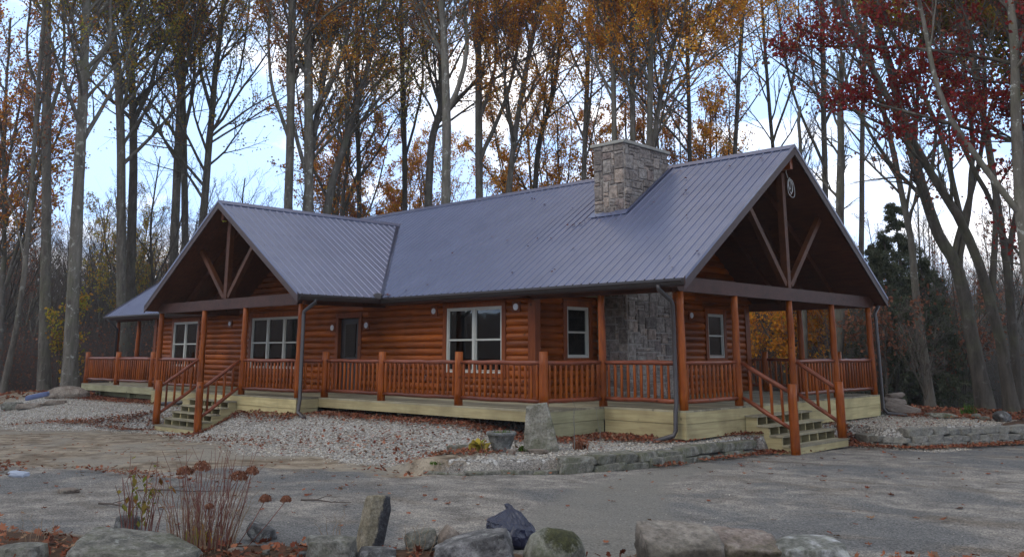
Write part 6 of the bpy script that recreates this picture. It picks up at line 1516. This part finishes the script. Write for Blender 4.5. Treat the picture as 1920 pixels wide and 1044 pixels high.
# behind the camera: the wood that the roof and the windows reflect
for k, (x, y, kd) in enumerate([(22, -24, 'bare'), (14, -30, 'rust'), (4, -30, 'bare_dark'), (-6, -28, 'bare'), (-18, -30, 'rust'), (-30, -26, 'bare_dark'), (-42, -18, 'bare'), (30, -10, 'rust'), (34, 2, 'bare'), (28, 12, 'bare_dark'), (-50, -4, 'rust'), (26, -32, 'olive'), (-12, -23, 'bare_dark'), (-24, -21, 'rust'), (-20, -36, 'bare'), (-34, -33, 'bare_dark'), (-11, -36, 'olive'), (-38, -12, 'brown'), (-27, -38, 'rust'), (-45, -26, 'bare'), (-3, -37, 'brown'), (-16, -27, 'brown')]):
    p = PR[kd]; o = p.copy(); COL.objects.link(o)
    for ch in list(p.children): c = ch.copy(); COL.objects.link(c); c.parent = o
    o.location = (x, y, float(ground_h(x, y)) - .1); o.rotation_euler = (0, 0, k * 1.3); o.scale = (1, 1, 1); o['label'] = DESC[kd] + ' on the near side of the yard, ' + ordn[k]; o['group'] = 'trees on the near side of the yard'
# labels: what it is, where it stands, and its place among its like
from collections import defaultdict
by = defaultdict(list)
GENERIC = set(DESC.values())
for px, D, d, o in TREES: by[(d, sector(px))].append((px, D, o))
for (d, s), l in by.items():
    l.sort(key=lambda t: t[0])
    for k, (px, D, o) in enumerate(l):
        o['group'] = 'trees of the wood round the cabin'
        if d in GENERIC: o['label'] = d + ' ' + s + (', ' + ordn[k] if len(l) > 1 else '')
# ------------------------------------------------------------------ brush and the far wood, read as one mass
def brush(name, label, spots, seed, hmin, hmax, mat, nst=9, twig=4, leaf=None, nl=0, lsize=.1, rad=.012, lp=.5):
    r = np.random.default_rng(seed); n = len(spots); x = np.repeat(spots[:, 0], nst) + r.normal(0, .25, n * nst); y = np.repeat(spots[:, 1], nst) + r.normal(0, .25, n * nst); z = ground_h(x, y)
    H = r.uniform(hmin, hmax, len(x)); s = np.linspace(0, 1, 5); a = r.uniform(0, 6.28, len(x)); l = r.uniform(.05, .85, len(x)) * H
    P = np.stack([x[:, None] + np.cos(a)[:, None] * l[:, None] * s ** 1.5, y[:, None] + np.sin(a)[:, None] * l[:, None] * s ** 1.5, z[:, None] - .05 + H[:, None] * s], -1); R = rad * (1 - .75 * s)[None] * r.uniform(.6, 1.4, (len(x), 1))
    A = Acc(); A.add(*tubes(P, R, 4)); B, RB_ = grow(P, R, twig, .15, 1, (.4, 1.0), .45, r, 4, rr=.55, up=.3, wob=.12, rmin=.004); A.add(*tubes(B, RB_, 3))
    B2, RB2 = grow(B, RB_, 3, .2, 1, (.4, 1.0), .5, r, 3, rr=.6, up=.2, wob=.12, rmin=.004); A.add(*tubes(B2, RB2, 3))
    V, F = A.get(); mi = np.zeros(len(F), np.int32); mats = [M[mat]]
    if leaf:
        km = r.random(len(B2)) < lp; V2, F2 = leafcards(B2[km], nl, r, lsize, .06); F = np.concatenate([F, F2 + len(V)]); V = np.concatenate([V, V2]); mi = np.concatenate([mi, np.ones(len(F2), np.int32)]); mats.append(M[leaf])
    prop(link(name, mesh_np(name, V, F, mats, midx=mi)), label, 'brush', None, 'stuff')
def belt(n, p0, p1, D0, D1, seed):
    r = np.random.default_rng(seed); px = r.uniform(p0, p1, n); D = r.uniform(D0, D1, n); return np.array([spot(a, b) for a, b in zip(px, D)])
brush('undergrowth', 'tangle of bare brown brush under the trees left of the cabin', belt(420, -120, 330, 44, 75, 1), 1, 1.2, 4.2, 'twig', 7, 4, 'lf_brown', 1, .13, lp=.35)
brush('undergrowth', 'grey brown thicket with a few pale leaves on the right bank', belt(300, 1560, 2050, 33, 56, 2), 2, 1.2, 4.8, 'twig_grey', 7, 5, 'lf_brown', 1, .11, lp=.06)
brush('undergrowth', 'brush behind the cabin seen through the right porch', belt(220, 1340, 1640, 36, 62, 3), 3, 1.5, 5.5, 'twig', 7, 4, 'lf_rust', 1, .12, lp=.2)
brush('far_woods', 'distant bare wood closing the view left of the cabin', belt(900, -150, 1000, 75, 125, 4), 4, 7, 15, 'twig', 3, 7, None, rad=.07)
brush('far_woods', 'distant bare wood across the valley at the right', belt(800, 1000, 2100, 70, 150, 5), 5, 5, 11, 'twig_grey', 3, 7, None, rad=.06)
# ------------------------------------------------------------------ sky, light, camera
sc = bpy.context.scene
w = bpy.data.worlds.new('World'); sc.world = w; w.use_nodes = True; nt = w.node_tree; bgn = nt.nodes['Background']
sky = nt.nodes.new('ShaderNodeTexSky'); sky.sky_type = 'NISHITA'; sky.sun_disc = False
SE, SA = math.radians(48), math.radians(185)
sky.sun_elevation = SE; sky.sun_rotation = SA; sky.air_density = 1.0; sky.dust_density = 1.2; sky.ozone_density = 1.2
tc = nt.nodes.new('ShaderNodeTexCoord'); mp = nt.nodes.new('ShaderNodeMapping'); mp.inputs['Scale'].default_value = (1, 1, 2.6); mp.inputs['Location'].default_value = (.35, .1, .2); nt.links.new(tc.outputs['Generated'], mp.inputs['Vector'])
n1 = noise(nt, mp.outputs['Vector'], 2.6, 9, .58, .25)
mask = ramp(nt, n1, [(.47, (0, 0, 0)), (.57, (1, 1, 1))])
n2_ = noise(nt, mp.outputs['Vector'], 6, 6, .6)
cl = ramp(nt, n2_, [(.3, (11.5, 11.2, 11.6)), (.7, (15.5, 15, 15))])
skyc = mix(nt, sky.outputs[0], (6.4, 9.2, 14.4), .92)
c = mix(nt, skyc, cl, mask)
# sky brightened low down, dimmed and warmed overhead to set the ground light
sx = nt.nodes.new('ShaderNodeSeparateXYZ'); nt.links.new(tc.outputs['Generated'], sx.inputs[0])
c = mix(nt, c, ramp(nt, sx.outputs[2], [(.30, (1.10, 1.12, 1.13)), (.62, (.74, .69, .60))]), 1.0, 'MULTIPLY')
nt.links.new(c, bgn.inputs['Color']); bgn.inputs['Strength'].default_value = .108
L = bpy.data.lights.new('sun', 'SUN'); L.energy = .8; L.angle = math.radians(35); L.color = (1, .90, .76)
so = bpy.data.objects.new('sun', L); COL.objects.link(so)
# toward the sun: azimuth measured like the sky's rotation (clockwise from +Y)
sd = np.array((math.sin(SA) * math.cos(SE), math.cos(SA) * math.cos(SE), math.sin(SE)))
hm = bpy.data.materials.new('thin_haze'); hm.use_nodes = True; hn = hm.node_tree; hn.nodes.remove(hn.nodes['Principled BSDF'])
pv = hn.nodes.new('ShaderNodeVolumePrincipled'); pv.inputs['Color'].default_value = (.86, .9, .95, 1); pv.inputs['Density'].default_value = .00055; pv.inputs['Anisotropy'].default_value = .108
hn.links.new(pv.outputs[0], hn.nodes['Material Output'].inputs['Volume'])
R_h = 400.0; mb = MB(); mb.box(-R_h, R_h, -R_h, R_h, float(ZZ.min()) - 1.0, 40.0); hz = mb.build('haze', hm); prop(hz, 'thin pale haze in the woodland air', 'haze', None, 'stuff')
from mathutils import Vector
so.rotation_euler = Vector(sd).to_track_quat('Z', 'Y').to_euler()
cam = bpy.data.cameras.new('camera'); co = bpy.data.objects.new('camera', cam); COL.objects.link(co); sc.camera = co
cam.sensor_width = 36; cam.lens = 36 * 1653.85 / 1920; cam.shift_y = -(522 - 320.05) / 1920; cam.clip_start = .1; cam.clip_end = 2000
co.location = CAM; co.rotation_euler = (math.pi / 2 + PITCH, 0, YAW)
sc.view_settings.view_transform = 'Standard'; sc.view_settings.look = 'None'; sc.view_settings.exposure = .17; sc.view_settings.gamma = 1
